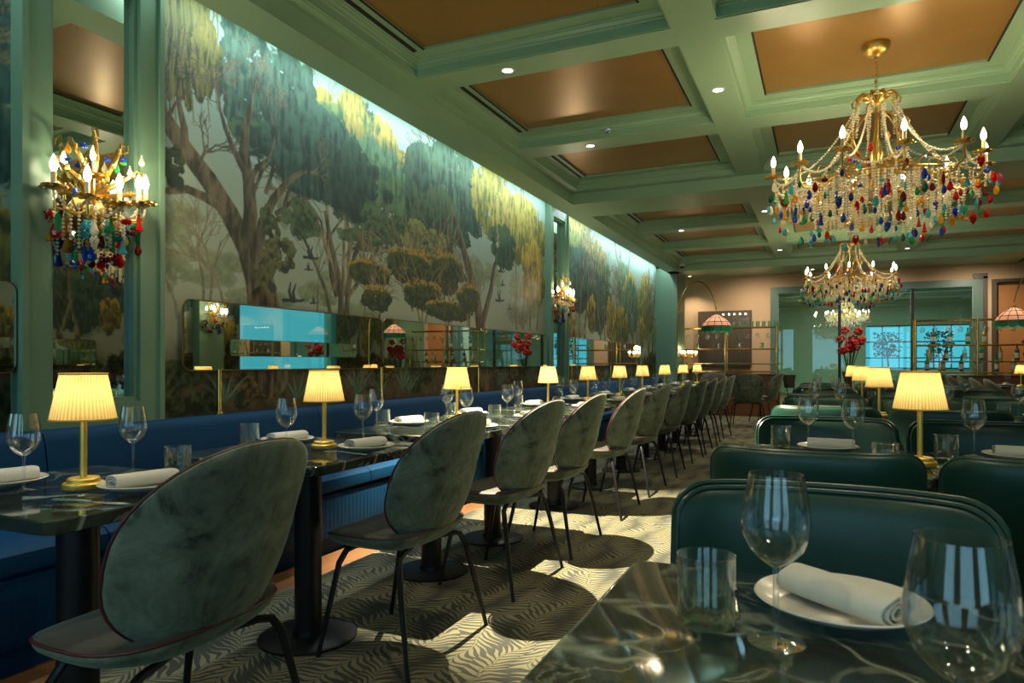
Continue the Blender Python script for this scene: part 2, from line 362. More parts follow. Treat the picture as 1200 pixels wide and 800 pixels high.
struct('trim', MB().box(-3.0, -1.03, YB-.03, YB, 0, .10).box(2.76, 2.98, YB-.03, YB, 0, .10), 'darkwood')
# ---------------------------------------------------------------- the painted murals

class Canvas:
    """a painting in wall metres: s runs along the wall, z up"""
    def __init__(self, s0, s1, z0, z1, res, seed):
        self.s0, self.s1, self.z0, self.z1, self.res = s0, s1, z0, z1, res
        self.w = int((s1-s0)/res)+1; self.h = int((z1-z0)/res)+1
        self.rng = np.random.RandomState(seed)
        self.S, self.Z = np.meshgrid(s0+np.arange(self.w)*res, z0+np.arange(self.h)*res)
        self.c = np.zeros((self.h, self.w, 3))
        self.nA = self.noise(.22, 4); self.nB = self.noise(.07, 3); self.nC = self.noise(.03, 2)
        self.nV = self.noise(.03, 3, stretch=4.0)
    def noise(self, size, octs, stretch=1.0):
        out = np.zeros((self.h, self.w)); amp = 1.0; tot = 0
        for o in range(octs):
            g = max(size/2**o, self.res)
            gy = g*stretch
            nx = int((self.s1-self.s0)/g)+3; ny = int((self.z1-self.z0)/gy)+3
            r = self.rng.rand(ny, nx)*2-1
            x = (self.S[0]-self.s0)/g; y = (self.Z[:, 0]-self.z0)/gy
            xi = x.astype(int); yi = y.astype(int); fx = x-xi; fy = (y-yi)[:, None]
            fx = fx*fx*(3-2*fx); fy = fy*fy*(3-2*fy)
            a = r[yi][:, xi]; b = r[yi][:, xi+1]; c = r[yi+1][:, xi]; d = r[yi+1][:, xi+1]
            out += amp*((a*(1-fx)+b*fx)*(1-fy)+(c*(1-fx)+d*fx)*fy); tot += amp; amp *= .6
        return out/tot
    def win(self, s, z, rs, rz):
        x0 = max(0, int((s-rs-self.s0)/self.res)); x1 = min(self.w, int((s+rs-self.s0)/self.res)+2)
        y0 = max(0, int((z-rz-self.z0)/self.res)); y1 = min(self.h, int((z+rz-self.z0)/self.res)+2)
        return (slice(y0, y1), slice(x0, x1)) if x1 > x0 and y1 > y0 else None
    def blend(self, w, m, col):
        self.c[w] = self.c[w]*(1-m[..., None])+col*m[..., None]
    def clump(self, s, z, rs, rz, dark, light, alpha=1.0, soft=.32, rag=.6, tone=0.0, droop=0.0):
        w = self.win(s, z, rs*1.5, rz*1.5)
        if w is None: return
        ds = (self.S[w]-s)/rs; dz = (self.Z[w]-z)/rz
        r2 = ds*ds+dz*dz
        n = self.nB[w]*1.0+self.nC[w]*.9
        m = np.clip((1-r2+n*rag)/soft, 0, 1)*alpha
        fine = self.nV[w] if droop else self.nC[w]
        t = np.clip(.42+dz*.38-ds*.10+self.nB[w]*.5+fine*1.1+tone, 0, 1)
        self.blend(w, m, np.array(dark)*(1-t[..., None])+np.array(light)*t[..., None])
    def canopy(self, s, z, rs, rz, dark, light, n=40, k=.28, rim=None, alpha=1.0, droop=0.0, soft=.25):
        """a crown of many leafy clumps, the rim colour on those nearest the upper edge"""
        pts = []
        for i in range(n):
            a = self.rng.rand()*6.283; r = self.rng.rand()**.5
            pts.append((math.cos(a)*r, math.sin(a)*r))
        pts.sort(key=lambda p: -(p[0]**2+p[1]**2)+self.rng.rand()*.3)
        for a, b in pts:
            q = k*(.7+self.rng.rand()*.7)
            lt = light
            up = b*.9-abs(a)*.1+(a*a+b*b)*.4
            if rim is not None and up > .55: lt = rim
            self.clump(s+a*rs*(1-q*.5), z+b*rz*(1-q*.5), rs*q, rz*q*1.1, dark, lt, alpha, soft, tone=b*.18, droop=droop)
    def stroke(self, pts, r0, r1, col, alpha=1.0, edge=None):
        n = len(pts)-1
        for i in range(n):
            (sa_, za), (sb, zb) = pts[i], pts[i+1]
            ra = r0+(r1-r0)*i/n; rb = r0+(r1-r0)*(i+1)/n; R = max(ra, rb)+self.res
            w = self.win((sa_+sb)/2, (za+zb)/2, abs(sa_-sb)/2+R*1.3, abs(za-zb)/2+R*1.3)
            if w is None: continue
            L = (sb-sa_)**2+(zb-za)**2+1e-9
            t = np.clip(((self.S[w]-sa_)*(sb-sa_)+(self.Z[w]-za)*(zb-za))/L, 0, 1)
            ds = self.S[w]-sa_-t*(sb-sa_); d = np.hypot(ds, self.Z[w]-za-t*(zb-za))
            rr = ra+(rb-ra)*t
            m = np.clip((rr-d)/self.res+.6, 0, 1)*alpha
            f = np.clip(.5+ds/np.maximum(rr, 1e-4)*.45+self.nV[w]*1.1, 0, 1)[..., None]
            e = np.array(edge if edge is not None else col)
            self.blend(w, m, np.array(col)*(1-f)+e*f)
    def branch(self, s, z, ang, ln, r, depth, col, edge=None, spread=.55, alpha=1.0):
        pts = [(s, z)]; a = ang
        for i in range(4):
            a += (self.rng.rand()-.5)*.45
            s += math.sin(a)*ln/4; z += math.cos(a)*ln/4; pts.append((s, z))
        self.stroke(pts, r, r*.62, col, alpha, edge)
        if depth > 0:
            for j in range(2 if self.rng.rand() < .5 else 3):
                i = self.rng.randint(2, 5)
                self.branch(pts[i][0], pts[i][1], a+(self.rng.rand()-.5)*2*spread+(j-.8)*spread*.55, ln*(.6+.25*self.rng.rand()), r*.58, depth-1, col, edge, spread, alpha)

def wall_px(u, v):
    """photo measurement -> metres along and up the left wall"""
    l = (u-600)/FPX; d = -WALL/(SA-CA*l)
    return (CA*abs(d)+SA*l*abs(d), EYE+(425-v)/FPX*abs(d))
def P2(*a): return [wall_px(u, v) for u, v in a]
G = lambda *c: tuple((x/255.)**2.2 for x in c)

def background(cv, mist=G(166,164,138), hi=G(150,176,166), top=G(162,186,186)):
    t = np.clip((cv.Z-1.2)/1.3, 0, 1)[..., None]; u = np.clip((cv.Z-2.3)/.6, 0, 1)[..., None]
    c = np.array(mist)*(1-t)+np.array(hi)*t; c = c*(1-u)+np.array(top)*u
    c = c*(1+cv.nA[..., None]*.10)
    cv.c[:] = c
def understory(cv, seed=0):
    """undergrowth, rocks and agaves along the foot of the painting"""
    rng = cv.rng
    g = np.clip((1.32-cv.Z+cv.nA*.22)/.22, 0, 1)
    cv.blend((slice(None), slice(None)), g*.85, np.array(G(92,84,62))*(1+cv.nB[..., None]*.5))
    g = np.clip((1.1-cv.Z+cv.nA*.12)/.1, 0, 1)
    cv.blend((slice(None), slice(None)), g, np.array(G(84,70,52))*(1+cv.nB[..., None]*.6+cv.nC[..., None]*.35))
    s = cv.s0
    while s < cv.s1:
        s += .10+rng.rand()*.16
        z = .9+rng.rand()*.3; r = .07+rng.rand()*.1
        k = rng.rand()
        dk, lt = (G(28,36,24), G(72,82,50)) if k < .6 else (G(50,40,28), G(112,92,60))
        cv.canopy(s, z, r*1.3, r, dk, lt, 9, .45)
    for i in range(int((cv.s1-cv.s0)*3.2)):
        s = cv.s0+rng.rand()*(cv.s1-cv.s0); z = .83+rng.rand()*.06
        for j in range(9):
            a = (j-4)*.24+rng.rand()*.1; L = .12+rng.rand()*.12
            cv.stroke([(s, z), (s+math.sin(a)*L*.6, z+math.cos(a)*L*.65), (s+math.sin(a)*L, z+math.cos(a)*L*.95)], .009, .002, G(96,116,96) if j % 2 else G(64,84,66))
def bird(cv, u, v, k=1.0, dark=G(40,48,52)):
    s, z = wall_px(u, v); q = .024*k
    cv.stroke([(s-q*1.4, z-q*.1), (s, z), (s+q*1.3, z+q*.05), (s+q*1.9, z+q*.25)], q*.22, q*.1, dark)
    cv.stroke([(s-q*.1, z), (s-q*.5, z+q*.9), (s-q*.3, z+q*1.9)], q*.3, q*.08, dark)
    cv.stroke([(s+q*.3, z), (s+q*.1, z+q*.9), (s+q*.5, z+q*1.8)], q*.28, q*.08, dark)
def crown(cv, u, v, ru, rv, *a, **k):
    (s, z), (s1, _), (s2, _), (_, z2) = wall_px(u, v), wall_px(u-ru, v), wall_px(u+ru, v), wall_px(u, v-rv)
    cv.canopy((s1+s2)/2, z, (s2-s1)/2, z2-z, *a, **k)
TR, TE = G(46,42,34), G(116,100,78)           # bark in the painting: dark brown, pale lit edge
def limb(cv, pts, r0, r1, col=TR, edge=TE, alpha=1.0): cv.stroke(P2(*pts), r0, r1, col, alpha, edge)

def paint_main(cv):
    background(cv)
    # misty far trees
    for u, v, ru, rv in [(205,262,40,26),(240,312,50,26),(186,320,22,26),(300,352,40,16),(372,338,26,22),(420,372,30,20),(340,240,30,30),(500,290,40,26),(560,320,26,24),(610,350,22,30)]:
        crown(cv, u, v, ru, rv, G(108,120,92), G(140,146,112), n=26, alpha=.75, soft=.6)
    for u in (206, 244, 236, 262, 370, 425, 505):
        s, z = wall_px(u, 372); cv.branch(s, z, 0, .28, .010, 4, G(96,86,68), G(140,126,100), .6, .8)
    # second group: thin stems fanning up
    for u0, a in [(392,-.25),(400,.05),(404,.35),(396,-.5),(408,.6)]:
        s, z = wall_px(u0, 345); cv.branch(s, z, a, .5, .020, 5, TR, G(150,130,98), .42)
    limb(cv, [(398,380),(398,350),(394,320),(386,285),(380,250)], .035, .018)
    limb(cv, [(404,380),(406,340),(414,300),(428,262),(446,240)], .030, .014)
    limb(cv, [(388,380),(380,340),(364,300),(350,270)], .018, .010)
    # golden tree on the skyline, then the teal mass before it
    crown(cv, 404, 162, 64, 54, G(60,90,62), G(122,142,88), n=80, k=.22, rim=G(190,164,80), droop=1)
    crown(cv, 436, 196, 46, 56, G(56,88,74), G(106,140,108), n=50, k=.24, rim=G(186,160,78), droop=1)
    crown(cv, 440, 240, 52, 46, G(50,72,54), G(92,116,72), n=50, k=.22, droop=1)
    crown(cv, 365, 190, 46, 26, G(44,70,60), G(78,108,88), n=30, k=.3, droop=1)
    # first big pine: branches then needles
    for a in [(300,150,-.2),(318,175,.3),(340,190,.5),(330,200,.9),(300,190,.1)]:
        s, z = wall_px(a[0]-8, a[1]+50); cv.branch(s, z, a[2], .26, .016, 4, TR, TE)
    crown(cv, 290, 88, 44, 72, G(42,68,62), G(90,120,106), n=80, k=.2, droop=1)
    crown(cv, 338, 124, 34, 70, G(36,60,54), G(76,106,92), n=60, k=.24, droop=1)
    crown(cv, 298, 160, 30, 22, G(34,58,54), G(80,104,80), n=26, k=.3)
    crown(cv, 366, 180, 66, 52, G(26,46,44), G(62,92,82), n=120, k=.22, droop=1)
    crown(cv, 412, 212, 48, 42, G(24,42,38), G(52,74,62), n=40, k=.28, droop=1)
    for u, v, ru, rv in [(352,258,22,24),(450,262,30,20),(420,282,26,12)]:
        crown(cv, u, v, ru, rv, G(42,58,42), G(84,100,64), n=26, k=.28, alpha=.85)
    # drooping moss and hanging creepers at the upper left
    crown(cv, 212, 40, 40, 80, G(58,62,30), G(128,126,64), n=110, k=.18, droop=1)
    crown(cv, 238, 62, 20, 46, G(62,64,26), G(150,136,58), n=50, k=.24, droop=1)
    crown(cv, 196, 20, 26, 60, G(44,52,32), G(100,104,56), n=40, k=.25, droop=1)
    for i in range(16):
        u = 179+i*4.6+cv.rng.rand()*3; L = 60+cv.rng.rand()*120
        cv.stroke(P2((u, -10), (u+3, L*.3), (u-2, L*.6), (u+2, L)), .006, .004, G(126,118,74))
    # the great leaning trunk
    limb(cv, [(302,362),(298,330),(287,290),(268,252),(243,212),(215,175),(192,140),(178,118)], .085, .040)
    limb(cv, [(318,362),(312,330),(306,300)], .06, .045)
    limb(cv, [(288,292),(292,250),(290,215),(284,180),(286,150),(292,126)], .060, .022)
    limb(cv, [(298,300),(306,262),(318,235),(336,212),(352,202)], .045, .014)
    limb(cv, [(284,200),(272,176),(262,150),(256,128)], .024, .010)
    limb(cv, [(290,215),(300,196),(312,188),(318,172)], .022, .006)
    limb(cv, [(262,246),(240,232),(218,222),(196,224),(180,222)], .030, .012)
    limb(cv, [(215,175),(214,150),(208,124),(206,100)], .028, .010)
    for u, v, a in [(196,140,-.3),(206,110,.2),(256,130,-.2),(292,128,.2),(350,203,1.0),(318,172,.3),(182,222,-1.2),(230,200,.4),(190,150,.3)]:
        s, z = wall_px(u, v); cv.branch(s, z, a, .16, .010, 4, TR, TE, .6)
    crown(cv, 200, 196, 20, 24, G(30,40,28), G(70,80,50), n=22, k=.3)
    crown(cv, 316, 262, 14, 22, G(36,46,30), G(92,96,54), n=18, k=.3)
    crown(cv, 326, 298, 20, 20, G(48,52,30), G(112,108,62), n=20, k=.3)
    crown(cv, 310, 332, 16, 24, G(42,46,28), G(96,94,54), n=18, k=.3)
    # third tree, dark teal, right of the middle
    for u, v, a in [(528,246,-.2),(540,285,.5),(604,276,.5),(520,290,-.5),(590,290,.1),(506,262,-.2)]:
        s, z = wall_px(u, v); cv.branch(s, z, a, .34, .022, 4, TR, G(150,132,104), .5)
    crown(cv, 520, 224, 50, 58, G(30,54,46), G(78,108,84), n=110, k=.2, droop=1)
    crown(cv, 487, 215, 16, 46, G(26,46,40), G(62,88,70), n=40, k=.28, droop=1)
    crown(cv, 506, 262, 30, 40, G(28,44,34), G(70,88,56), n=50, k=.25, droop=1)
    crown(cv, 496, 285, 26, 24, G(66,80,40), G(132,136,66), n=24, k=.3)
    limb(cv, [(562,385),(558,355),(552,330),(544,300),(536,270),(528,245)], .095, .028)
    limb(cv, [(566,372),(574,340),(578,312),(590,290),(604,276)], .050, .014)
    limb(cv, [(556,350),(540,318),(520,290),(506,262)], .026, .010)
    # golden weeping crowns at the right end
    for u0 in (604, 612, 620, 628):
        s, z = wall_px(u0, 385); cv.branch(s, z, (u0-614)*.01, .55, .020, 4, G(92,70,48), G(160,132,96), .35)
    crown(cv, 572, 236, 22, 40, G(92,98,44), G(178,158,72), n=60, k=.25, droop=1)
    crown(cv, 606, 268, 32, 40, G(90,94,48), G(184,164,80), n=110, k=.24, droop=1)
    crown(cv, 588, 290, 16, 26, G(26,54,40), G(64,96,66), n=30, k=.3, droop=1)
    crown(cv, 624, 320, 14, 36, G(96,90,40), G(184,154,68), n=44, k=.28, droop=1)
    # round clipped pines with golden tops
    for u, v, ru, rv in [(482,312,30,20),(518,318,24,22),(432,320,22,15),(440,350,18,14),(494,346,22,17),(524,364,26,11),(548,350,12,16)]:
        s, z = wall_px(u, v+rv*2.6)
        for q in (-.3, 0, .3): cv.branch(s, z, q, (wall_px(u, v)[1]-z)*1.0, .012, 3, G(84,64,42), G(150,124,88), .4)
        crown(cv, u, v, ru, rv, G(26,36,20), G(70,76,32), n=60, k=.34, rim=G(168,132,50))
    for u, v, k in [(312,262,.9),(362,302,1.8),(360,316,1.0),(341,352,2.4),(366,355,1.0),(586,318,2),(588,334,1.4),(584,352,2.6),(596,362,1.2)]: bird(cv, u, v, k)
    cv.c[:] = cv.c*.90+np.array(G(150,168,158))*.10
    understory(cv)
    limb(cv, [(318,440),(312,400),(306,355)], .13, .10)
    limb(cv, [(566,470),(564,420),(562,380)], .12, .09)

def paint_second(cv, flip=False):
    """the same grove further along: golden skyline falling to the right"""
    L = cv.s1-cv.s0; rng = cv.rng
    X = lambda t: cv.s0+L*((1-t) if flip else t)
    background(cv)
    for t in np.linspace(.02, .98, 9):
        cv.canopy(X(t), 1.5+rng.rand()*.5, .35, .3, G(110,122,96), G(142,150,118), 20, alpha=.7, soft=.6)
    cv.canopy(X(.08), 2.62, 0.74, .42, G(84,100,60), G(150,160,96), 60, .22, rim=G(196,172,92), droop=1)
    cv.canopy(X(.26), 2.35, 0.74, .5, G(70,96,66), G(128,146,92), 60, .22, rim=G(196,172,92), droop=1)
    cv.canopy(X(.13), 2.22, 0.84, .45, G(34,58,54), G(82,112,102), 110, .2, droop=1)
    cv.canopy(X(.30), 1.95, 0.61, .42, G(38,60,52), G(84,108,88), 70, .22, droop=1)
    cv.canopy(X(.55), 2.4, 0.54, .35, G(70,112,88), G(128,160,124), 50, .25, droop=1)
    cv.canopy(X(.64), 2.15, 0.54, .55, G(52,84,72), G(104,134,104), 80, .22, rim=G(208,188,96), droop=1)
    cv.canopy(X(.84), 2.15, 0.61, .62, G(72,92,40), G(160,158,66), 90, .22, rim=G(190,170,86), droop=1)
    for t, a, ln in [(.12,-.1,.75),(.16,.25,.6),(.30,-.2,.7),(.34,.2,.6),(.52,.1,.6),(.66,-.1,.75),(.72,.2,.6),(.88,0,.6),(.94,.1,.5)]:
        s = X(t); cv.stroke([(s, 1.0), (s+.03, 1.3), (s, 1.6)], .06, .035, TR, 1, TE)
        cv.branch(s, 1.5, a, ln, .034, 5, TR, G(158,140,110), .42)
    for t, z, rs, rz in [(.22,1.78,.2,.26),(.40,1.75,.26,.34),(.46,1.5,.26,.3),(.78,1.6,.2,.3),(.56,1.35,.2,.2),(.05,1.5,.2,.3)]:
        cv.canopy(X(t), z, rs, rz, G(66,62,24), G(160,136,52), 46, .25, rim=G(214,176,70), droop=1)
    cv.canopy(X(.52), 1.62, 0.46, .36, G(44,52,22), G(128,122,44), 60, .24, rim=G(190,160,60), droop=1)
    cv.c[:] = cv.c*.90+np.array(G(150,168,158))*.10
    understory(cv)

# ================================================================ murals on the walls
def mural(cv, name, label, wallx, side):
    me = bpy.data.meshes.new(name); w, h = cv.w, cv.h
    co = np.empty((h*w, 3), 'f'); co[:, 0] = 0; co[:, 1] = cv.S.ravel(); co[:, 2] = cv.Z.ravel()
    i = (np.arange(h-1)[:, None]*w+np.arange(w-1)[None]).ravel()
    q = np.stack([i, i+w, i+w+1, i+1] if side > 0 else [i, i+1, i+w+1, i+w], 1).astype('i')
    me.vertices.add(h*w); me.vertices.foreach_set('co', co.ravel())
    me.loops.add(q.size); me.loops.foreach_set('vertex_index', q.ravel())
    me.polygons.add(len(q)); me.polygons.foreach_set('loop_start', np.arange(0, q.size, 4, dtype='i')); me.polygons.foreach_set('loop_total', np.full(len(q), 4, 'i'))
    me.update(); ca = me.color_attributes.new('paint', 'FLOAT_COLOR', 'POINT')
    c = np.ones((h*w, 4), 'f'); c[:, :3] = np.clip(cv.c.reshape(-1, 3)*1.12, 0, 1); ca.data.foreach_set('color', c.ravel())
    me.materials.append(M['paint']); o = bpy.data.objects.new(name, me); COL.objects.link(o); o.location = (wallx, 0, 0)
    return tag(o, label, 'mural')
cv = Canvas(2.373, 7.67, .80, 3.10, .006, 3); paint_main(cv)
mural(cv, 'mural', 'large painted woodland mural with leaning pines and flying geese above the long blue banquette', -WALL+.012, -1)
cv = Canvas(8.30, 13.64, .80, 3.10, .010, 5); paint_second(cv)
mural(cv, 'mural', 'far woodland mural with golden treetops between the mirrored pilaster and the end pier', -WALL+.012, -1)
cv = Canvas(-1.0, 1.726, .80, 3.10, .012, 8); paint_second(cv, True)
mural(cv, 'mural', 'sliver of dark woodland mural at the left edge beyond the mirrored pilaster', -WALL+.012, -1)
cv = Canvas(1.9, 8.27, .80, 2.42, .016, 9); paint_second(cv, True)
mural(cv, 'mural', 'woodland mural on the opposite wall seen reflected in the nearest pilaster mirror', RW-.012, 1)
cv = Canvas(8.78, 14.3, .80, 2.42, .02, 10); paint_second(cv)
for a, b in ((9.3, 12.0),):     # the blue window interrupts this painting: two pieces
    pass
def sub_canvas(cv, a, b):
    import copy
    i0, i1 = int(max(0, (a-cv.s0)/cv.res)), int(min(cv.w, (b-cv.s0)/cv.res)); k = copy.copy(cv)
    k.S = cv.S[:, i0:i1]; k.Z = cv.Z[:, i0:i1]; k.c = cv.c[:, i0:i1]; k.w = i1-i0; return k
mural(sub_canvas(cv, 8.78, 9.29), 'mural', 'narrow strip of woodland mural before the blue window, seen in the long mirror', RW-.012, 1)
mural(sub_canvas(cv, 12.02, 14.3), 'mural', 'woodland mural past the blue window by the bar, seen in the long mirror', RW-.012, 1)
cv = None

# ================================================================ long mirrors on brass posts
def mirror_panel(y0, y1, x, side, label, z0=1.04, z1=1.41):
    root = empty('wall_mirror', (x, (y0+y1)/2, z0), 0, label, 'mirror', 'long low mirrors above the banquettes')
    w = (y1-y0)/2; h = (z1-z0); r = .045
    def outline(inset):
        pts = []
        for cx, cz, a0 in ((w-r, h-r, 0), (-w+r, h-r, 90), (-w+r, r, 180), (w-r, r, 270)):
            for k in range(6):
                a = R(a0+k*18); pts.append((cx+(r-inset)*math.cos(a), cz+(r-inset)*math.sin(a)))
        return pts
    o = outline(.004); n = len(o); m = MB()
    xf = -.012*side if side > 0 else .012
    m.add([(0, a, b) for a, b in o]+[(xf, a, b) for a, b in o], [tuple(range(n)), tuple(range(2*n-1, n-1, -1))]+[(i, (i+1) % n, n+(i+1) % n, n+i) for i in range(n)])
    m.build('mirror_glass', 'mirror', root, smooth=False)
    e = MB(); e.tube([(xf*.5, a, b) for a, b in outline(0)], .0042, 6, closed=True); e.build('mirror_frame', 'darkbrass', root)
    return root
def post(y, x, label):
    m = MB(); m.tube([(0, 0, 0), (0, 0, .235)], .013, 10); m.lathe([(0, .235), (.018, .236), (.018, .246), (0, .247)], n=10); m.lathe([(0, 0), (.022, 0), (.022, .01), (0, .011)], n=10)
    o = m.build('brass_post', 'brass'); o.location = (x, y, .802); tag(o, label, 'post', 'brass posts under the mirrors')
MX = -3.0
for a, b, l in ((-.3, 1.715, 'long mirror cut off by the left edge of the picture'), (2.512, 4.25, 'nearest long low mirror on the left wall, reflecting the blue window'), (4.27, 5.83, 'middle long low mirror with brass shelves and red flowers reflected in it'),
                (5.85, 7.62, 'long low mirror ending at the far mirrored pilaster'), (8.36, 10.3, 'long low mirror just past the far mirrored pilaster'), (10.32, 12.3, 'furthest long low mirror on the left wall')):
    mirror_panel(a, b, MX, -1, l)
for i, y in enumerate((2.752, 4.26, 5.84)): post(y, MX, '%s brass post under the mirrors between the two mirrored pilasters' % ORD[i])
for i, y in enumerate((8.5, 10.31, 12.15)): post(y, MX, '%s brass post under the mirrors beyond the far mirrored pilaster' % ORD[i])
mirror_panel(9.0, 12.6, RW-.06, 1, 'long mirror band across the blue window on the right wall', 1.20, 1.50)
mirror_panel(2.4, 6.6, RW-.06, 1, 'long mirror on the right wall opposite the banquette', 1.04, 1.41)

# ================================================================ blue banquette
def banquette(y0, y1, side, label, seg=1.76):
    X = lambda d: (-3.05+d) if side < 0 else (RW-d)
    root = empty('banquette', (X(.25), (y0+y1)/2, -.01), 0, label, 'banquette')
    ox, oy = X(.25), (y0+y1)/2
    def loc(vs): return [(x-ox, y-oy, z+.01) for x, y, z in vs]
    def prism(name, prof, a, b, mat, ribs=0, par=root):
        m = MB(); n = len(prof); rows = [a, b]
        if ribs:
            k = int((b-a)/ribs); rows = [a+(b-a)*i/(k*4) for i in range(k*4+1)]
        vs = []
        for j, y in enumerate(rows):
            d = .0017*abs(math.sin(j*PI/4)) if ribs else 0
            e = min(1, max(.0, min(y-a, b-y)/.02))*.006
            for u, z in prof: vs.append((X(u+(d if u > .3 else 0)), y, z))
        fs = [(i*n+q, i*n+(q+1) % n, (i+1)*n+(q+1) % n, (i+1)*n+q) for i in range(len(rows)-1) for q in range(n)]
        fs += [tuple(range(n)), tuple((len(rows)-1)*n+q for q in range(n))[::-1]]
        m.add(loc(vs), fs); return m.build(name, mat, par)
    prism('plinth', [(.022, -.01), (.46, -.01), (.46, .09), (.022, .09)], y0, y1, 'bluevelvet')
    prism('seat_base', [(.022, .09), (.50, .09), (.51, .12), (.51, .33), (.49, .345), (.022, .345)], y0, y1, 'bluevelvet', ribs=.035)
    n = max(1, round((y1-y0)/seg)); L = (y1-y0)/n
    for i in range(n):
        a, b = y0+i*L+.003, y0+(i+1)*L-.003
        prism('seat_cushion', [(.10, .345), (.50, .345), (.525, .36), (.53, .39), (.525, .42), (.50, .44), (.30, .455), (.10, .445)], a, b, 'bluevelvet')
        prism('backrest', [(.022, .345), (.17, .345), (.175, .44), (.155, .60), (.13, .75), (.115, .785), (.09, .80), (.022, .80)], a, b, 'bluevelvet')
    return root
banquette(-1.6, 13.62, -1, 'long deep blue velvet banquette against the mural wall')
banquette(.5, 12.4, 1, 'blue velvet banquette along the right wall')

# ================================================================ dining chairs
def sgn_pow(c, p): return math.copysign(abs(c)**p, c)
def round_rect(W, Hh, seg, rc=.058):
    out = []; n = seg//4; c = max(4, n//3); s = n-c
    for q, (sx, sy) in enumerate(((1, 1), (-1, 1), (-1, -1), (1, -1))):
        cx, cy = sx*(W-rc), sy*(Hh-rc)
        for k in range(c+1):
            a = PI/2*(q+k/c); out.append(((cx+rc*math.cos(a))/W, (cy+rc*math.sin(a))/Hh))
        nx, ny = ((-sx, sy), (sx, -sy))[q % 2]; e = out[-1]
        f2 = (nx*(W-rc)/W, e[1]) if q % 2 == 0 else (e[0], ny*(Hh-rc)/Hh)
        for k in range(1, s): out.append((e[0]+(f2[0]-e[0])*k/s, e[1]+(f2[1]-e[1])*k/s))
    return out
def shell_rings(W, Hh, pw, f, rings=9, seg=44):
    """points (a, b) over a rounded outline, mapped by f(a, b, r) -> xyz"""
    out = []
    for i in range(1, rings+1):
        r = math.sin(PI/2*i/rings)
        row = []
        if pw > 5:
            for a, b in round_rect(W, Hh, seg): row.append(f(a*r, b*r, r))
        else:
            for k in range(seg):
                t = TAU*k/seg; a = r*sgn_pow(math.cos(t), 2/pw); b = r*sgn_pow(math.sin(t), 2/pw)
                row.append(f(a, b, r))
        out.append(row)
    return f(0, 0, 0), out
def shell(fa, fb, W, Hh, pw, rings=9, seg=44):
    """closed pad between two mapped sheets that meet at the rim"""
    m = MB(); ca, A = shell_rings(W, Hh, pw, fa, rings, seg); cb, B = shell_rings(W, Hh, pw, fb, rings, seg)
    vs = [ca]+[p for row in A for p in row]; nA = len(vs); vs += [cb]+[p for row in B for p in row]; fs = []
    for off in (0, nA):
        for k in range(seg): fs.append((off, off+1+k, off+1+(k+1) % seg))
        for i in range(rings-1):
            for k in range(seg): fs.append((off+1+i*seg+k, off+1+(i+1)*seg+k, off+1+(i+1)*seg+(k+1) % seg, off+1+i*seg+(k+1) % seg))
    e = 1+(rings-1)*seg
    for k in range(seg): fs.append((e+k, nA+e+k, nA+e+(k+1) % seg, e+(k+1) % seg))
    m.add(vs, fs); return m, [tuple((Vector(p)+Vector(q))/2) for p, q in zip(A[-1], B[-1])]
def beetle():
    root = empty('dining_chair', label='sage velvet dining chair', cat='chair')
    def back(off, th):
        def f(a, b, r):
            x = a*.278*(1+.07*b-.03*b*b); z = .655+b*.232+.012*(1-a*a)*(b > 0)
            y = -.205-.10*(b+1)*.5-.012*b*b+.115*abs(a)**2.3*(.75+.25*(1-b))+(.055*(b*b) if b < 0 else 0)
            d = off+th*math.sqrt(max(0, 1-r**3.2)); return (x, y+d, z+d*.15)
        return f
    m, rim = shell(back(-.004, -.016), back(.002, .016), 0, 0, 2.5); o = m.build('backrest', 'velvet', root)
    m2, _ = shell(back(.006, .0), back(.008, .026), 0, 0, 2.5, 7); m2.v = [(x*.93, y, .655+(z-.655)*.93) for x, y, z in m2.v]; m2.build('back_cushion', 'innervelvet', root)
    p = MB(); p.tube([(x, y+.009, z) for x, y, z in rim], .004, 6, closed=True); p.build('piping', 'piping', o)
    def seat(off, th):
        def f(a, b, r):
            x = a*.272*(1-.05*b); y = .018+b*.222
            z = .432+.030*abs(a)**2.5-.012*max(0, b)**3+.035*max(0, -b)**3
            return (x, y, z+off+th*math.sqrt(max(0, 1-r**2.6)))
        return f
    m, rim = shell(seat(.004, .0), seat(.006, .030), 0, 0, 2.6, 7); s = m.build('seat_cushion', 'innervelvet', root)
    m, _ = shell(seat(-.004, -.046), seat(.003, 0), 0, 0, 2.6, 7); m.build('seat_shell', 'velvet', root)
    p = MB(); p.tube([(x, y, z) for x, y, z in rim], .004, 6, closed=True); p.build('piping', 'piping', s)
    for sx in (-1, 1):
        for sy, foot, top in ((-1, (.292, -.222), (.20, -.125)), (1, (.235, .205), (.165, .105))):
            m = MB(); m.tube([(sx*.05, top[1]*.7, .398), (sx*(top[0]-.02), top[1], .396), (sx*(top[0]+.018), top[1]+sy*.012, .388), (sx*(top[0]+.04), top[1]+sy*.028, .345), (sx*foot[0], foot[1], .004)], [.010, .011, .012, .012, .0085], 8)
            m.lathe([(0, 0), (.010, 0), (.010, .008), (0, .009)], (sx*foot[0], foot[1], 0), 8); m.build('leg', 'dark', root)
    return root
def beetle_round():
    return beetle()
LX = -1.49
for i, y in enumerate((1.205, 2.245, 3.13, 3.86, 4.87, 5.77, 6.78, 7.80, 8.60, 9.45, 10.4)):
    lab = ['grey-green velvet dining chair with its back to the camera, nearest in the left row',
           'second velvet chair from the camera in the row facing the blue banquette'][i] if i < 2 else '%s velvet chair from the camera in the row facing the blue banquette' % ORD[i]
    put('beetle', beetle, (LX, y, 0), PI/2+R([3, 0, -2, 1, 2, -1, 3, -2, 1, 4, -3][i]), lab, 'velvet chairs along the blue banquette')
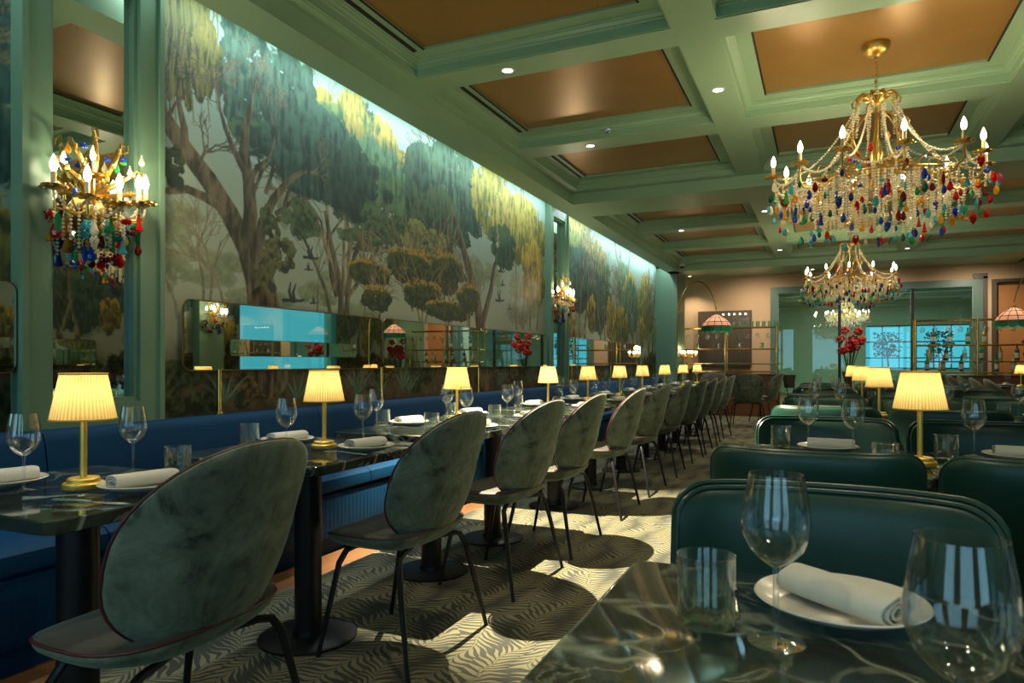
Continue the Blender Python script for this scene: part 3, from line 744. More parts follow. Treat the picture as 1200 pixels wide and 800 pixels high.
put('beetle', beetle, (-1.18, 12.35, 0), 0+R(6), 'velvet chair with its back square to the room, far end of left row', 'velvet chairs by the bars')
put('beetle', beetle, (-.98, 13.35, 0), R(75), 'velvet chair turned sideways against the left bar front', 'velvet chairs by the bars')
put('beetle', beetle, (-2.0, 13.9, 0), R(175), 'velvet chair facing the room in front of the left bar', 'velvet chairs by the bars')
for i, (x, y, a) in enumerate(((1.98, 9.3, -90), (1.98, 10.15, -92), (1.98, 11.0, -88), (1.98, 11.9, -90))):
    put('beetle', beetle, (x, y, 0), R(a), '%s velvet chair from the camera in the right-hand row before the right bar' % ORD[i], 'velvet chairs in the right-hand row')
put('beetle', beetle, (1.62, 12.9, 0), R(8), 'round-backed velvet chair standing with its back to the room by the right bar', 'velvet chairs by the bars')

def tub():
    root = empty('leather_chair', label='bottle green leather chair', cat='chair')
    def back(off, th, k=1.0):
        def f(a, b, r):
            x = a*.285*k; z = .605+b*.225*k
            y = -.235+.10*abs(a)**3.0-.05*(b+1)*.5
            return (x, y+off+th*math.sqrt(max(0, 1-r**7)), z)
        return f
    m, rim = shell(back(-.008, -.020), back(.0, .010), .285, .225, 7, 9, 64); o = m.build('backrest', 'leather', root)
    m, rim2 = shell(back(.012, .0, .965), back(.014, .026, .965), .285, .225, 7, 9, 64); c = m.build('back_cushion', 'leather', root)
    p = MB(); p.tube([(x, y+.004, z) for x, y, z in rim], .006, 6, closed=True); p.build('piping', 'leatheredge', o)
    p = MB(); p.tube([(x, y+.008, z) for x, y, z in rim2], .005, 6, closed=True); p.build('piping', 'leatheredge', c)
    m = MB(); m.box(-.27, .27, -.20, .26, .385, .465, .028); m.build('seat_cushion', 'leather', root)
    m = MB(); m.box(-.255, .255, -.22, .245, .335, .385, .01); m.build('seat_frame', 'dark', root)
    for sx in (-1, 1):
        for yt, yb in ((-.19, -.23), (.21, .235)):
            m = MB(); m.tube([(sx*.225, yt, .35), (sx*.245, yb, 0)], [.016, .010], 10); m.build('leg', 'dark', root)
    return root
COLX = [.005, .612, 1.22]; COLN = ['left', 'middle', 'right']
COLT = ['left column', 'second column', 'third column']
ROWS = [(.82, 'nearest'), (2.70, 'second'), (4.95, 'third'), (6.75, 'fourth'), (8.50, 'fifth')]
for ri, (y, rn) in enumerate(ROWS):
    for ci, x in enumerate(COLX):
        g = 'green leather chairs at the paired tables'
        if not (ri == 0 and ci == 2): put('tub', tub, (x, y+(.48 if ri else .43), 0), PI, 'green leather chair facing the camera, far side of the %s-row table, %s' % (rn, COLT[ci]), g)
        if ri: put('tub', tub, (x-(.035 if ri == 1 else 0), y-(.33 if ri == 1 else .45), 0), 0, 'green leather chair seen from behind at the %s-row table, %s' % (rn, COLT[ci]), g)

# ================================================================ tables
def slab(m, hx, hy, z0, z1, r=.03):
    pts = []
    for cx, cy, a0 in ((hx-r, hy-r, 0), (-hx+r, hy-r, 90), (-hx+r, -hy+r, 180), (hx-r, -hy+r, 270)):
        for k in range(5): a = R(a0+k*22.5); pts.append((cx+r*math.cos(a), cy+r*math.sin(a)))
    n = len(pts); rows = [(z0, .0), (z0+.002, -.002), (z1-.003, -.002), (z1, .001)]
    vs = []; 
    for z, i in rows: vs += [(x*(1-i/hx), y*(1-i/hy), z) for x, y in pts]
    fs = [tuple(range(n))[::-1], tuple(3*n+k for k in range(n))]+[(q*n+k, q*n+(k+1) % n, (q+1)*n+(k+1) % n, (q+1)*n+k) for q in range(3) for k in range(n)]
    m.add(vs, fs); return m
def table(hx, hy, rb=.19):
    def mk():
        root = empty('dining_table', label='marble topped table', cat='table')
        slab(MB(), hx, hy, .708, .74).build('tabletop', 'marble', root)
        m = MB(); m.lathe([(0, .035), (.052, .035), (.052, .69), (0, .69)], n=32); m.build('pedestal', 'dark', root)
        m = MB(); m.lathe([(0, 0), (rb, 0), (rb, .008), (rb-.006, .012), (.06, .016), (.058, .036), (0, .036)], n=40); m.build('base', 'dark', root)
        m = MB(); m.box(-.16, .16, -.16, .16, .69, .708, .003); m.build('mounting_plate', 'dark', root)
        return root
    return mk
TX = -1.855; LT = [(1.22, .295), (2.14, .365), (3.075, .355), (3.80, .355), (4.86, .36), (5.75, .36), (6.75, .37), (7.75, .37), (8.65, .36), (9.55, .36), (10.5, .37), (11.5, .37)]
def near(i): return 'the %s banquette table from the camera' % ORD[i]
for i, (y, hy) in enumerate(LT):
    k = 'T%d' % round(hy*1000)
    put(k, table(.35, hy), (TX, y, 0), 0, ['marble table at the left edge of the picture, nearest on the banquette side'][0] if i == 0 else 'marble table, %s from the camera along the blue banquette' % ORD[i], 'marble tables along the blue banquette')
RT = {}
for ri, (y, rn) in enumerate(ROWS):
    for ci, x in enumerate(COLX):
        if ri == 0: put('Tn', table(.300, .352, .20), (x, y, 0), 0, 'dark marble table filling the lower right foreground' if ci == 0 else 'dark marble table just outside the right edge beside the foreground table' if ci == 1 else 'dark marble table in the nearest row, third column', 'marble tables between the leather chairs')
        else: put('Tn', table(.300, .352, .20), (x, y, 0), 0, 'dark marble table in the %s row of leather chairs, %s' % (rn, COLT[ci]), 'marble tables between the leather chairs')
for i, y in enumerate((9.7, 11.0, 12.2)):
    put('Tn', table(.300, .352, .20), (2.62, y, 0), 0, 'marble table, %s from the camera in front of the right banquette' % ORD[i], 'marble tables along the right banquette')

# ================================================================ things on the tables
ZT = .7412
def wine():
    m = MB(); m.lathe([(0, .0012), (.033, .0012), (.0335, .002), (.015, .0045), (.0045, .008), (.0036, .02), (.0034, .085), (.0055, .093), (.018, .100), (.032, .115), (.0395, .134), (.0405, .148), (.037, .175), (.0315, .205), (.0308, .205), (.0362, .175), (.0395, .148), (.0385, .135), (.031, .117), (.017, .102), (0, .0965)], n=40)
    o = m.build('wine_glass', 'glass'); return tag(o, cat='wine glass')
def tumbler():
    m = MB(); m.lathe([(0, 0), (.034, 0), (.036, .003), (.0375, .09), (.036, .0905), (.0345, .088), (.0325, .012), (.030, .009), (0, .008)], n=40)
    o = m.build('tumbler', 'tumbler'); return tag(o, cat='water glass')
def plate():
    m = MB(); m.lathe([(0, 0), (.06, 0), (.075, .003), (.106, .017), (.110, .0205), (.108, .0225), (.100, .019), (.072, .0075), (0, .006)], n=56)
    o = m.build('plate', 'white'); return tag(o, cat='plate')
def napkin():
    """a cloth napkin folded flat and rolled, its spiral end showing"""
    m = MB(); sp = []
    for k in range(58):
        t = k/57; a = t*TAU*2.6; r = .007+.019*t
        sp.append((r*1.35*math.cos(a), .0172*1.0+r*.78*math.sin(a)))
    th = .0016; out = sp; n = len(sp); L = [-.082, -.076, -.04, 0, .04, .076, .082]; vs = []; 
    for j, y in enumerate(L):
        s = .94 if j in (0, len(L)-1) else 1+.02*math.sin(j*2.1)
        for i, (x, z) in enumerate(sp):
            x2, z2 = sp[min(i+1, n-1)]; x1, z1 = sp[max(i-1, 0)]; dx, dz = x2-x1, z2-z1; q = math.hypot(dx, dz)+1e-9
            vs.append((x*s-dz/q*th, y+.003*math.sin(x*90), .0215+(z-.0172)*s+dx/q*th)); vs.append((x*s+dz/q*th, y+.003*math.sin(x*90), .0215+(z-.0172)*s-dx/q*th))
    fs = []; w = 2*n
    for j in range(len(L)-1):
        for i in range(n-1):
            for s in (0, 1): fs.append((j*w+2*i+s, j*w+2*i+2+s, (j+1)*w+2*i+2+s, (j+1)*w+2*i+s))
        fs.append((j*w, j*w+1, (j+1)*w+1, (j+1)*w)); fs.append((j*w+w-2, j*w+w-1, (j+1)*w+w-1, (j+1)*w+w-2))
    for j in (0, len(L)-1):
        for i in range(n-1): fs.append((j*w+2*i, j*w+2*i+1, j*w+2*i+3, j*w+2*i+2))
    m.add(vs, fs); o = m.build('napkin', 'linen'); return tag(o, cat='napkin')
def fork():
    m = MB(); zz = lambda y: .003+.012*max(0, (y-.02)/.1)**2*(1 if y < .07 else .8)
    m.tube([(0, -.10, .0035), (0, -.05, .005), (0, .0, .008), (0, .035, .009)], [.0045, .0035, .0024, .003], 6)
    m.box(-.011, .011, .033, .052, .007, .0095, .001)
    for i in range(4): x = -.0095+i*.00633; m.tube([(x, .05, .0082), (x, .075, .0065), (x, .097, .008)], [.0018, .0016, .0008], 5)
    o = m.build('fork', 'steel'); return tag(o, cat='fork')
def knife():
    m = MB(); m.tube([(0, -.11, .005), (0, -.06, .006), (0, -.005, .005)], [.005, .0055, .0035], 8)
    m.add([(-.002, -.005, .003), (.009, .0, .003), (.010, .06, .003), (.004, .105, .003), (-.003, .085, .003), (-.002, -.005, .005), (.009, .0, .0042), (.010, .06, .0042), (.004, .105, .0036), (-.003, .085, .005)], [(0, 1, 2, 3, 4), (9, 8, 7, 6, 5)]+[(i, (i+1) % 5, 5+(i+1) % 5, 5+i) for i in range(5)])
    o = m.build('knife', 'steel'); return tag(o, cat='knife')
def lamp():
    root = empty('table_lamp', label='brass table lamp', cat='table lamp')
    m = MB(); m.lathe([(0, 0), (.048, 0), (.050, .003), (.050, .014), (.047, .017), (.040, .0175), (.040, .026), (.037, .029), (0, .030)], n=40); m.build('base', 'satin', root)
    m = MB(); m.lathe([(0, .028), (.0085, .028), (.0085, .205), (.012, .207), (.012, .214), (0, .215)], n=16); m.build('pole', 'satin', root)
    m = MB(); n = 96; vs = []
    for z, r in ((.186, .0775), (.194, .0772), (.25, .066), (.304, .0555), (.31, .055)):
        for k in range(n*2):
            d = .0016*(1 if k % 2 else -1); a = TAU*k/(2*n); vs.append(((r+d)*math.cos(a), (r+d)*math.sin(a), z))
    w = 2*n; m.add(vs, [(j*w+k, j*w+(k+1) % w, (j+1)*w+(k+1) % w, (j+1)*w+k) for j in range(4) for k in range(w)]); s = m.build('lamp_shade', 'shade', root, angle=80)
    for z, r in ((.187, .0793), (.309, .0567)):
        p = MB(); p.tube([(r*math.cos(TAU*k/40), r*math.sin(TAU*k/40), z) for k in range(40)], .0028, 6, closed=True); p.build('shade_trim', 'brassy', s)
    m = MB(); m.ball((0, 0, .236), .014, .014, .02, 2); m.build('bulb', 'wick', root)
    light('lamp_light', 'POINT', (0, 0, .258), E_LAMP, (1, .80, .47), parent=root, shadow_soft_size=.02)
    return root
M['brassy'] = principled('yellow_shade_binding', speck((.62, .42, .10), .05), .6)
ZP = ZT+.0065
def setting(x, y, ang, who, nap=True, cut=True, plate_g='plates on the banquette tables'):
    """plate with rolled napkin and cutlery; ang is the diner's facing"""
    d = Vector((math.cos(ang), math.sin(ang), 0)); s = Vector((-d.y, d.x, 0)); p = Vector((x, y, ZT))
    put('plate', plate, p, 0, 'white plate '+who, plate_g)
    if nap: put('napkin', napkin, (x, y, ZP), ang+PI/2+R(78), 'rolled linen napkin '+who, 'rolled napkins')
    if cut:
        put('fork', fork, p+s*.14-d*.01, ang-PI/2, 'silver fork '+who, 'forks')
        put('knife', knife, p-s*.145-d*.01, ang-PI/2, 'silver knife '+who, 'knives')
def gl(kind, maker, x, y, lab, g): put(kind, maker, (x, y, ZT), random.random()*6, lab, g)
# left row, table by table: placed where the photograph shows them
GW, GT = 'wine glasses', 'water tumblers'
gl('wine', wine, -1.934, 1.126, 'wine glass at the left edge, left of the nearest table lamp', GW)
gl('wine', wine, -1.93, 1.44, 'wine glass just right of the nearest table lamp on the left', GW)
gl('tum', tumbler, -1.93, 1.50+.0-.0, 'short tumbler behind the nearest chair, on the nearest banquette table', GT) if False else put('tum', tumbler, (-1.76, 1.46, ZT), 0, 'short tumbler behind the nearest chair back, on the nearest banquette table', GT)
setting(-2.06, 1.14, 0, 'on the far side of the nearest banquette table', cut=False)
setting(-1.66, 1.27, PI, 'before the nearest velvet chair', cut=False)
put('fork', fork, (-1.72, 1.10, ZT), R(-60), 'silver fork resting on the nearest banquette table, below its lamp', 'forks')
put('knife', knife, (-1.60, 1.09, ZT), R(-75), 'silver knife next to the fork on the nearest banquette table', 'knives')
put('lamp', lamp, (-1.826, 1.216, ZT), 0, 'brass table lamp with lit pleated shade, nearest on the left', 'table lamps')
for i, (y, hy) in enumerate(LT[1:], 1):
    b, c = 'on the banquette side of '+near(i), 'on the chair side of '+near(i)
    far = i > 5
    setting(-2.07, y+.12, 0, b, True, i < 4); setting(-1.62, y+.06, PI, c, True, i < 4)
    gl('wine', wine, -2.08 if i > 1 else -1.865, y-.17 if i > 1 else 2.03, 'wine glass '+b, GW)
    gl('wine', wine, -1.80, y+.28 if i != 3 else y+.10, 'wine glass '+c, GW)
    gl('tum', tumbler, -2.14, y-.02-(.0 if i > 1 else .0), 'tumbler '+b, GT)
    if i > 1: gl('tum', tumbler, -1.78, y-.12, 'tumbler '+c, GT)
for i, (x, y) in enumerate(((-1.815, 2.187), (-1.96, 3.54), (-1.95, 4.98), (-1.92, 5.88), (-1.90, 6.86), (-1.90, 7.83), (-1.90, 9.05), (-1.90, 10.35), (-1.9, 11.6))):
    put('lamp', lamp, (x, y, ZT), 0, 'brass table lamp with lit pleated shade, %s from the camera on the banquette side' % ORD[i+1], 'table lamps')
# foreground table
put('tum', tumbler, (-.139, .919, ZT), 0, 'large clear tumbler at the left of the foreground table', GT)
put('wine', wine, (-.052, .888, ZT), 0, 'wine glass left of the plate on the foreground table', GW)
put('wine', wine, (.096, .622, ZT), 0, 'wine glass cut off at the bottom right, closest to the camera', GW)
put('plate', plate, (.020, 1.035, ZT), 0, 'white plate on the foreground marble table', 'plates at the paired tables')
put('napkin', napkin, (.022, 1.03, ZP), R(50), 'rolled linen napkin lying across the plate on the foreground table', 'rolled napkins')
put('knife', knife, (-.125, 1.06, ZT), R(10), 'silver knife between tumbler and plate on the foreground table', 'knives')
put('tum', tumbler, (.175, 2.42, ZT), 0, 'tumbler just behind the near leather chair back, left of the lamp', GT)
put('plate', plate, (.61, 1.035, ZT), 0, 'white plate on the table just outside the right edge', 'plates at the paired tables')
put('wine', wine, (.50, .80, ZT), 0, 'wine glass on the table just outside the right edge', GW)
for ri, (y, rn) in list(enumerate(ROWS))[1:]:
    for ci, x in enumerate(COLX):
        w = 'of the %s-row table, %s' % (rn, COLT[ci])
        put('plate', plate, (x+.01, y+.22, ZT), 0, 'white plate on the far half '+w, 'plates at the paired tables')
        put('napkin', napkin, (x+.02, y+.22, ZP), R(86), 'rolled napkin, far half '+w, 'rolled napkins')
        put('plate', plate, (x, y-.20, ZT), 0, 'white plate on the near half '+w, 'plates at the paired tables')
        gl('wine', wine, x-.06 if ci == 0 else x-.115, y+.28-.02*ri, 'wine glass behind the plate '+w, GW)
        if ci < 2: gl('wine', wine, x+.095, y+.13, 'wine glass nearer the camera '+w, GW)
        if ci < 2 or ri < 3: gl('tum', tumbler, x-.16 if ci == 0 else x-.225, y+.22 if ci == 0 else y+.08, 'tumbler left of the plate '+w, GT)
for i, (x, y) in enumerate(((.290, 2.62), (.320, 4.90), (.300, 6.60), (.30, 8.55))):
    put('lamp', lamp, (x, y, ZT), 0, 'brass table lamp with lit pleated shade, %s from the camera between the leather chairs' % ORD[i], 'table lamps')
for i, y in enumerate((9.7, 11.0, 12.2)):
    w = 'on the %s table before the right banquette' % ORD[i]
    put('plate', plate, (2.45, y, ZT), 0, 'white plate '+w, 'plates at the paired tables'); put('napkin', napkin, (2.45, y, ZP), 0, 'rolled napkin '+w, 'rolled napkins')
    gl('wine', wine, 2.5, y+.2, 'wine glass '+w, GW)
put('lamp', lamp, (2.55, 11.85, .7412 if False else ZT), 0, 'small lit table lamp at the right edge before the right bar', 'table lamps')

# ================================================================ chandeliers and wall sconces
def rock(seed, sub, rx, rz, jag=.25):
    rnd = random.Random(seed); V, F = ICO[sub]; return [(v[0]*rx*(1+jag*(rnd.random()-.5)), v[1]*rx*(1+jag*(rnd.random()-.5)), v[2]*rz) for v in V], F
def pend_mesh(kind, colr):
    """glass drops: grape bunch, pear, spike, flower and prism, hung from a small bead; origin at the hook"""
    m = MB(); m.ball((0, 0, -.006), .005, sub=1)
    if kind == 'grape':
        rnd = random.Random(3); z = -.018
        for row, (cnt, rr) in enumerate(((4, .009), (5, .0125), (5, .0115), (4, .009), (3, .006), (1, 0))):
            for k in range(cnt): a = TAU*k/cnt+row*.6; m.ball((rr*math.cos(a), rr*math.sin(a), z-row*.0085), .0068, sub=1)
    elif kind == 'pear': m.lathe([(0, -.010), (.005, -.014), (.010, -.028), (.0145, -.040), (.0125, -.052), (.006, -.058), (0, -.060)], n=8)
    elif kind == 'spike': m.lathe([(0, -.010), (.005, -.015), (.0065, -.028), (.011, -.052), (.0165, -.064), (.010, -.068), (0, -.070)], n=7)
    elif kind == 'prism': m.lathe([(0, -.010), (.007, -.018), (.0095, -.032), (.0075, -.058), (0, -.074)], n=6)
    else:
        for k in range(6): a = TAU*k/6; m.ball((.0095*math.cos(a), .0095*math.sin(a), -.022), .0075, .0075, .010, 1)
        m.ball((0, 0, -.026), .006, sub=1)
    me_o = m.build('glass_drop', 'cr_'+colr, angle=20); me = me_o.data; bpy.data.objects.remove(me_o); return me
PM = {}
def pend(parent, p, kind, colr, sc=1.0, name='glass_drop'):
    if (kind, colr) not in PM: PM[kind, colr] = pend_mesh(kind, colr)
    o = bpy.data.objects.new(name, PM[kind, colr]); COL.objects.link(o); o.parent = parent; o.location = p; o.scale = (sc, sc, sc); o.rotation_euler = (0, 0, random.random()*6); return o
def strand(pts, parent, name='bead_strand', r=.0080, gap=.0165, mat='cr_clear'):
    """a string of cut beads along a path"""
    m = MB(); P = [Vector(p) for p in pts]; acc = 0
    for a, b in zip(P, P[1:]):
        L = (b-a).length; t = acc
        while t < L: c = a.lerp(b, t/L); q = r*(1.25 if random.random() < .12 else 1); m.ball(tuple(c), q, q, q*.92, 1); t += gap
        acc = t-L
    return m.build(name, mat, parent, smooth=False)
def swag(a, b, sag, n=9): return [Vector(a).lerp(Vector(b), i/n)-Vector((0, 0, sag*4*(i/n)*(1-i/n))) for i in range(n+1)]
KINDS = ('grape', 'pear', 'spike', 'prism', 'flower'); COLS = ('red', 'wine', 'amber', 'blue', 'aqua', 'green', 'emerald', 'amber', 'red', 'blue', 'aqua', 'clear')
def candle(root, c, parent, power):
    """drip pan, sleeve and flame bulb"""
    x, y, z = c
    m = MB(); m.lathe([(0, 0), (.012, .001), (.040, .012), (.046, .020), (.044, .021), (.030, .012), (0, .008)], (x, y, z), 12)
    for k in range(8): a = TAU*k/8; m.ball((x+.045*math.cos(a), y+.045*math.sin(a), z+.010), .010, .010, .006, 1)
    m.lathe([(0, .008), (.015, .010), (.012, .026), (0, .028)], (x, y, z), 10); m.build('drip_pan', 'gold', parent)
    m = MB(); m.lathe([(0, .02), (.0105, .02), (.0105, .075), (0, .076)], (x, y, z), 12); m.build('candle_sleeve', 'sleeve', parent)
    m = MB(); m.lathe([(0, .074), (.007, .076), (.0135, .090), (.0155, .102), (.0125, .120), (.006, .138), (0, .150)], (x, y, z), 12); m.build('flame_bulb', 'wick', parent)
    if power: light('bulb_light', 'POINT', (x, y, z+.17), power, (1, .80, .52), parent=root, shadow_soft_size=.015)
def chandelier():
    root = empty('chandelier', label='chandelier', cat='chandelier'); rnd = random.Random(11)
    m = MB(); m.lathe([(0, 0), (.080, 0), (.082, -.012), (.074, -.042), (.050, -.066), (.020, -.076), (0, -.078)], n=32); m.lathe([(0, -.078), (.010, -.080), (.010, -.095), (0, -.096)], n=10); m.build('canopy', 'gold', root)
    m = MB()
    for i in range(11):
        z = -.10-i*.021; a = PI/2*(i % 2)
        m.tube([(math.cos(a)*.008*math.cos(TAU*k/10), math.sin(a)*.008*math.cos(TAU*k/10), z-.006-.015*math.sin(TAU*k/10)) for k in range(10)], .0022, 5, closed=True)
    m.build('chain', 'gold', root)
    Z = -.32                                     # top of the body
    m = MB(); m.lathe([(0, 0), (.012, 0), (.012, -.03), (.026, -.05), (.012, -.07), (.0085, -.10), (.0085, -.26), (.020, -.28), (.034, -.32), (.040, -.38), (.030, -.43), (.050, -.46), (.056, -.49), (.020, -.53), (.030, -.56), (.012, -.60), (0, -.61)], (0, 0, Z), 20); m.build('stem', 'gold', root)
    # crown of curled leaves with hanging drops
    m = MB()
    for k in range(10):
        a = TAU*k/10; c, s = math.cos(a), math.sin(a)
        m.tube([(c*r, s*r, Z+z) for r, z in ((.012, -.05), (.05, -.005), (.10, .0), (.135, -.035), (.130, -.065), (.115, -.060))], [.004, .008, .010, .008, .005, .003], 6)
        m.ball((c*.075, s*.075, Z+.004), .014, .014, .006, 1)
    m.tube([(.075*math.cos(TAU*k/24), .075*math.sin(TAU*k/24), Z-.012) for k in range(24)], .006, 6, closed=True)
    m.build('crown', 'gold', root)
    # inner cage of scrolling ribs
    for k in range(6):
        a = TAU*(k+.5)/6; c, s = math.cos(a), math.sin(a); m = MB()
        m.tube([(c*r, s*r, Z+z) for r, z in ((.02, -.09), (.085, -.13), (.135, -.20), (.150, -.28), (.120, -.36), (.05, -.42))], .0052, 6)
        m.tube([(c*r, s*r, Z+z) for r, z in ((.150, -.28), (.185, -.25), (.200, -.21), (.185, -.185), (.168, -.20))], [.005, .005, .004, .003, .002], 6); m.build('scroll', 'gold', root)
    NA = 12; RB = .605; zb = -.805               # drip pan height
    for k in range(NA):
        a = TAU*(k+.35)/NA; c, s = math.cos(a), math.sin(a); rr = RB if k % 2 == 0 else RB*.93; zz = zb if k % 2 == 0 else zb+.005
        m = MB(); path = [(.03, -.80), (.10, -.755), (.20, -.775), (.32, -.865), (.44, -.925), (.54, -.930), (rr+.004, -.88), (rr, zz)]
        m.tube([(c*r, s*r, z) for r, z in path], [.009, .009, .008, .008, .0075, .007, .0065, .006], 7)
        m.tube([(c*r, s*r, z) for r, z in ((.30, -.835), (.36, -.79), (.42, -.79), (.44, -.825), (.41, -.84))], [.005, .005, .004, .003, .002], 6)
        for r, z in ((.20, -.755), (.36, -.858), (.50, -.872)): m.ball((c*r, s*r, z), .016, .016, .008, 1)
        arm = m.build('arm', 'gold', root); candle(root, (c*rr, s*rr, zz), arm, E_BULB if k % 2 == 0 else 0)
        strand(swag((c*.13, s*.13, Z-.10), (c*rr*.98, s*rr*.98, zz+.0), .17 if k % 2 else .12, 10), root, 'bead_garland')
        b = TAU*(k+1.35)/NA; r2 = RB*.93 if k % 2 == 0 else RB
        strand(swag((c*rr, s*rr, zz-.004), (math.cos(b)*r2, math.sin(b)*r2, zb-.004), .07, 8), root, 'bead_garland')
    m = MB()
    for k in range(36):                          # gilt rosettes scattered over the frame
        a = rnd.random()*TAU; q = rnd.uniform(.12, .56); z = -.79-.12*(q/.56)+rnd.uniform(-.02, .05)
        for j in range(5): m.ball((q*math.cos(a)+.016*math.cos(TAU*j/5), q*math.sin(a)+.016*math.sin(TAU*j/5), z), .011, .011, .006, 1)
        m.ball((q*math.cos(a), q*math.sin(a), z), .008, sub=1)
    m.build('rosettes', 'gold', root)
    # frame hoops that carry the curtain of beads
    m = MB()
    for r, z in ((.54, -.905), (.34, -.875), (.16, -.80)): m.tube([(r*math.cos(TAU*k/48), r*math.sin(TAU*k/48), z) for k in range(48)], .004, 6, closed=True)
    m.build('hoop', 'gold', root)
    bot = lambda r: -1.225+.23*(r/.6)**2
    for r, n, ztop in ((.585, 30, -.88), (.53, 40, -.90), (.46, 34, -.90), (.38, 28, -.88), (.30, 22, -.86), (.21, 15, -.82), (.12, 8, -.80)):
        for k in range(n if r != .12 else 8):
            a = TAU*(k+.5*rnd.random())/n; x, y = r*math.cos(a), r*math.sin(a)
            zl = bot(r)+rnd.random()*.07
            if True: strand([(x, y, ztop), (x, y, zl+.01)], root)
    for k in range(10):                          # bead falls inside the crown
        a = TAU*k/10; x, y = .125*math.cos(a), .125*math.sin(a); strand([(x, y, Z-.06), (x*1.05, y*1.05, Z-.24)], root, 'bead_fall')
    # coloured drops
    spots = []
    for r, n, lo, hi in ((.63, 34, -1.0, -.84), (.59, 34, -1.07, -.88), (.54, 40, -1.13, -.92), (.47, 34, -1.16, -.92), (.38, 28, -1.19, -.9), (.28, 18, -1.22, -.9), (.15, 10, -1.25, -1.0), (.16, 12, -.72, -.48), (.33, 14, -.84, -.72)):
        for k in range(n):
            a = TAU*(k+rnd.random()*.7)/n; spots.append((r*math.cos(a), r*math.sin(a), lo+(hi-lo)*rnd.random(), r))
    rnd.shuffle(spots); rest = MB()
    for i, (x, y, z, r) in enumerate(spots):
        kd = rnd.choice(KINDS); cl = rnd.choice(COLS); sc = .85+.45*rnd.random()
        pend(root, (x, y, z), kd, cl, sc)
        if i >= 98: break
    more = {}
    for x, y, z, r in spots[99:]:
        cl = rnd.choice(COLS); me = more.setdefault(cl, MB()); rnd2 = rnd.random()
        q = .55+.45*rnd.random(); me.lathe([(0, -.010*q), (.008*q, -.02*q), (.015*q, -.036*q), (.018*q, -.056*q), (.010*q, -.072*q), (0, -.078*q)], (x, y, z), 7)
    for cl, mb in more.items(): tag(mb.build('small_glass_drop', 'cr_'+cl, root, angle=20), kind='stuff')
    return root
CH = chandelier(); CH.location = (.30, 4.86, KB+.122)
tag(CH, 'nearest brass chandelier hung with coloured glass drops, large at the upper right', 'chandelier', 'glass drop chandeliers')
dup(CH, (.335, 10.69, KB+.122), R(17), 'second brass chandelier with coloured drops, hanging before the glazed back wall')
dup(CH, (.66, 23.6, 3.349), R(40), 'small distant chandelier seen through the glass partition')

def sconce():
    root = empty('wall_sconce', label='sconce', cat='wall sconce'); rnd = random.Random(5)
    m = MB(); m.lathe([(0, .0), (.06, .0), (.055, .012), (.02, .018), (0, .02)], n=24, mat=Matrix.Rotation(PI/2, 4, 'Y')); m.build('wall_plate', 'gold', root)
    m = MB()
    for a, L in ((-62, .21), (-34, .26), (-8, .29), (20, .27), (48, .22), (75, .16)):       # curled acanthus leaves rising
        s = math.sin(R(a)); c = math.cos(R(a)); pts = []
        for q in range(8):
            t = q/7; pts.append((.02+.10*t+.04*math.sin(t*PI), s*L*t*1.0, .02+c*L*t+.0*t))
        e = pts[-1]; pts += [(e[0]+.03, e[1]+.02*s, e[2]-.01), (e[0]+.035, e[1]+.01*s, e[2]-.04), (e[0]+.015, e[1], e[2]-.045)]
        m.tube(pts, [.006, .010, .012, .012, .011, .010, .009, .008, .007, .005, .003], 7)
        for q in (2, 4, 6): m.ball(pts[q], .020, .012, .020, 1)
    m.build('leaf_spray', 'gold', root)
    m = MB(); m.lathe([(0, -.10), (.015, -.09), (.04, -.06), (.05, -.02), (.03, .02), (.015, .04), (0, .05)], (.07, 0, -.02), 16); m.build('vase_boss', 'gold', root)
    cups = [(.12, -.21, .00), (.20, -.12, -.03), (.235, .0, -.04), (.20, .12, -.01), (.12, .215, .02), (.11, -.03, .09)]
    for x, y, z in cups:
        m = MB(); m.tube([(.05, 0, -.02), (.05+x*.35, y*.4, -.075), (x*.95, y*.95, -.07+z*.5), (x, y, z)], [.007, .006, .006, .005], 7); arm = m.build('arm', 'gold', root)
        candle(root, (x, y, z), arm, 0)
    for i in range(46):
        a = rnd.uniform(-1.4, 1.4); r = rnd.uniform(.08, .24); lo = -.22 if r < .17 else -.16
        pend(root, (max(.03, r*math.cos(a)), r*math.sin(a), rnd.uniform(lo, -.03)), rnd.choice(KINDS), rnd.choice(COLS), 1.0+.5*rnd.random())
    for i in range(14):
        a = -1.4+2.8*i/13; r = .15; strand([(r*math.cos(a)*.9+.02, r*math.sin(a), -.04), (r*math.cos(a)*.9+.02, r*math.sin(a), -.14-rnd.random()*.12)], root)
    for i in range(len(cups)-2):
        a, b = cups[i], cups[i+1]; strand(swag((a[0], a[1], a[2]), (b[0], b[1], b[2]), .05), root, 'bead_garland')
    for i in range(18): pend(root, (.10+.05*rnd.random(), rnd.uniform(-.19, .19), rnd.uniform(.03, .25)), rnd.choice(('flower', 'pear')), rnd.choice(('clear', 'blue', 'clear', 'green', 'amber')), .9)
    light('bulb_light', 'POINT', (.27, 0, .10), 5, (1, .80, .52), parent=root, shadow_soft_size=.03)
    light('bulb_light', 'POINT', (.22, .17, .14), 3, (1, .80, .52), parent=root, shadow_soft_size=.03)
    return root
SCO = sconce(); SCO.location = (-3.036, 2.025, 1.80)
tag(SCO, 'gilt leaf sconce with candle bulbs and coloured drops on the nearest pilaster mirror', 'wall sconce', 'gilt sconces on the pilaster mirrors')
dup(SCO, (-3.036, 7.985, 1.86), 0, 'small far gilt sconce on the second mirrored pilaster')
dup(SCO, (RW-.165, 8.52, 1.86), PI, 'gilt sconce on the right-hand green pier, seen in the long mirror')
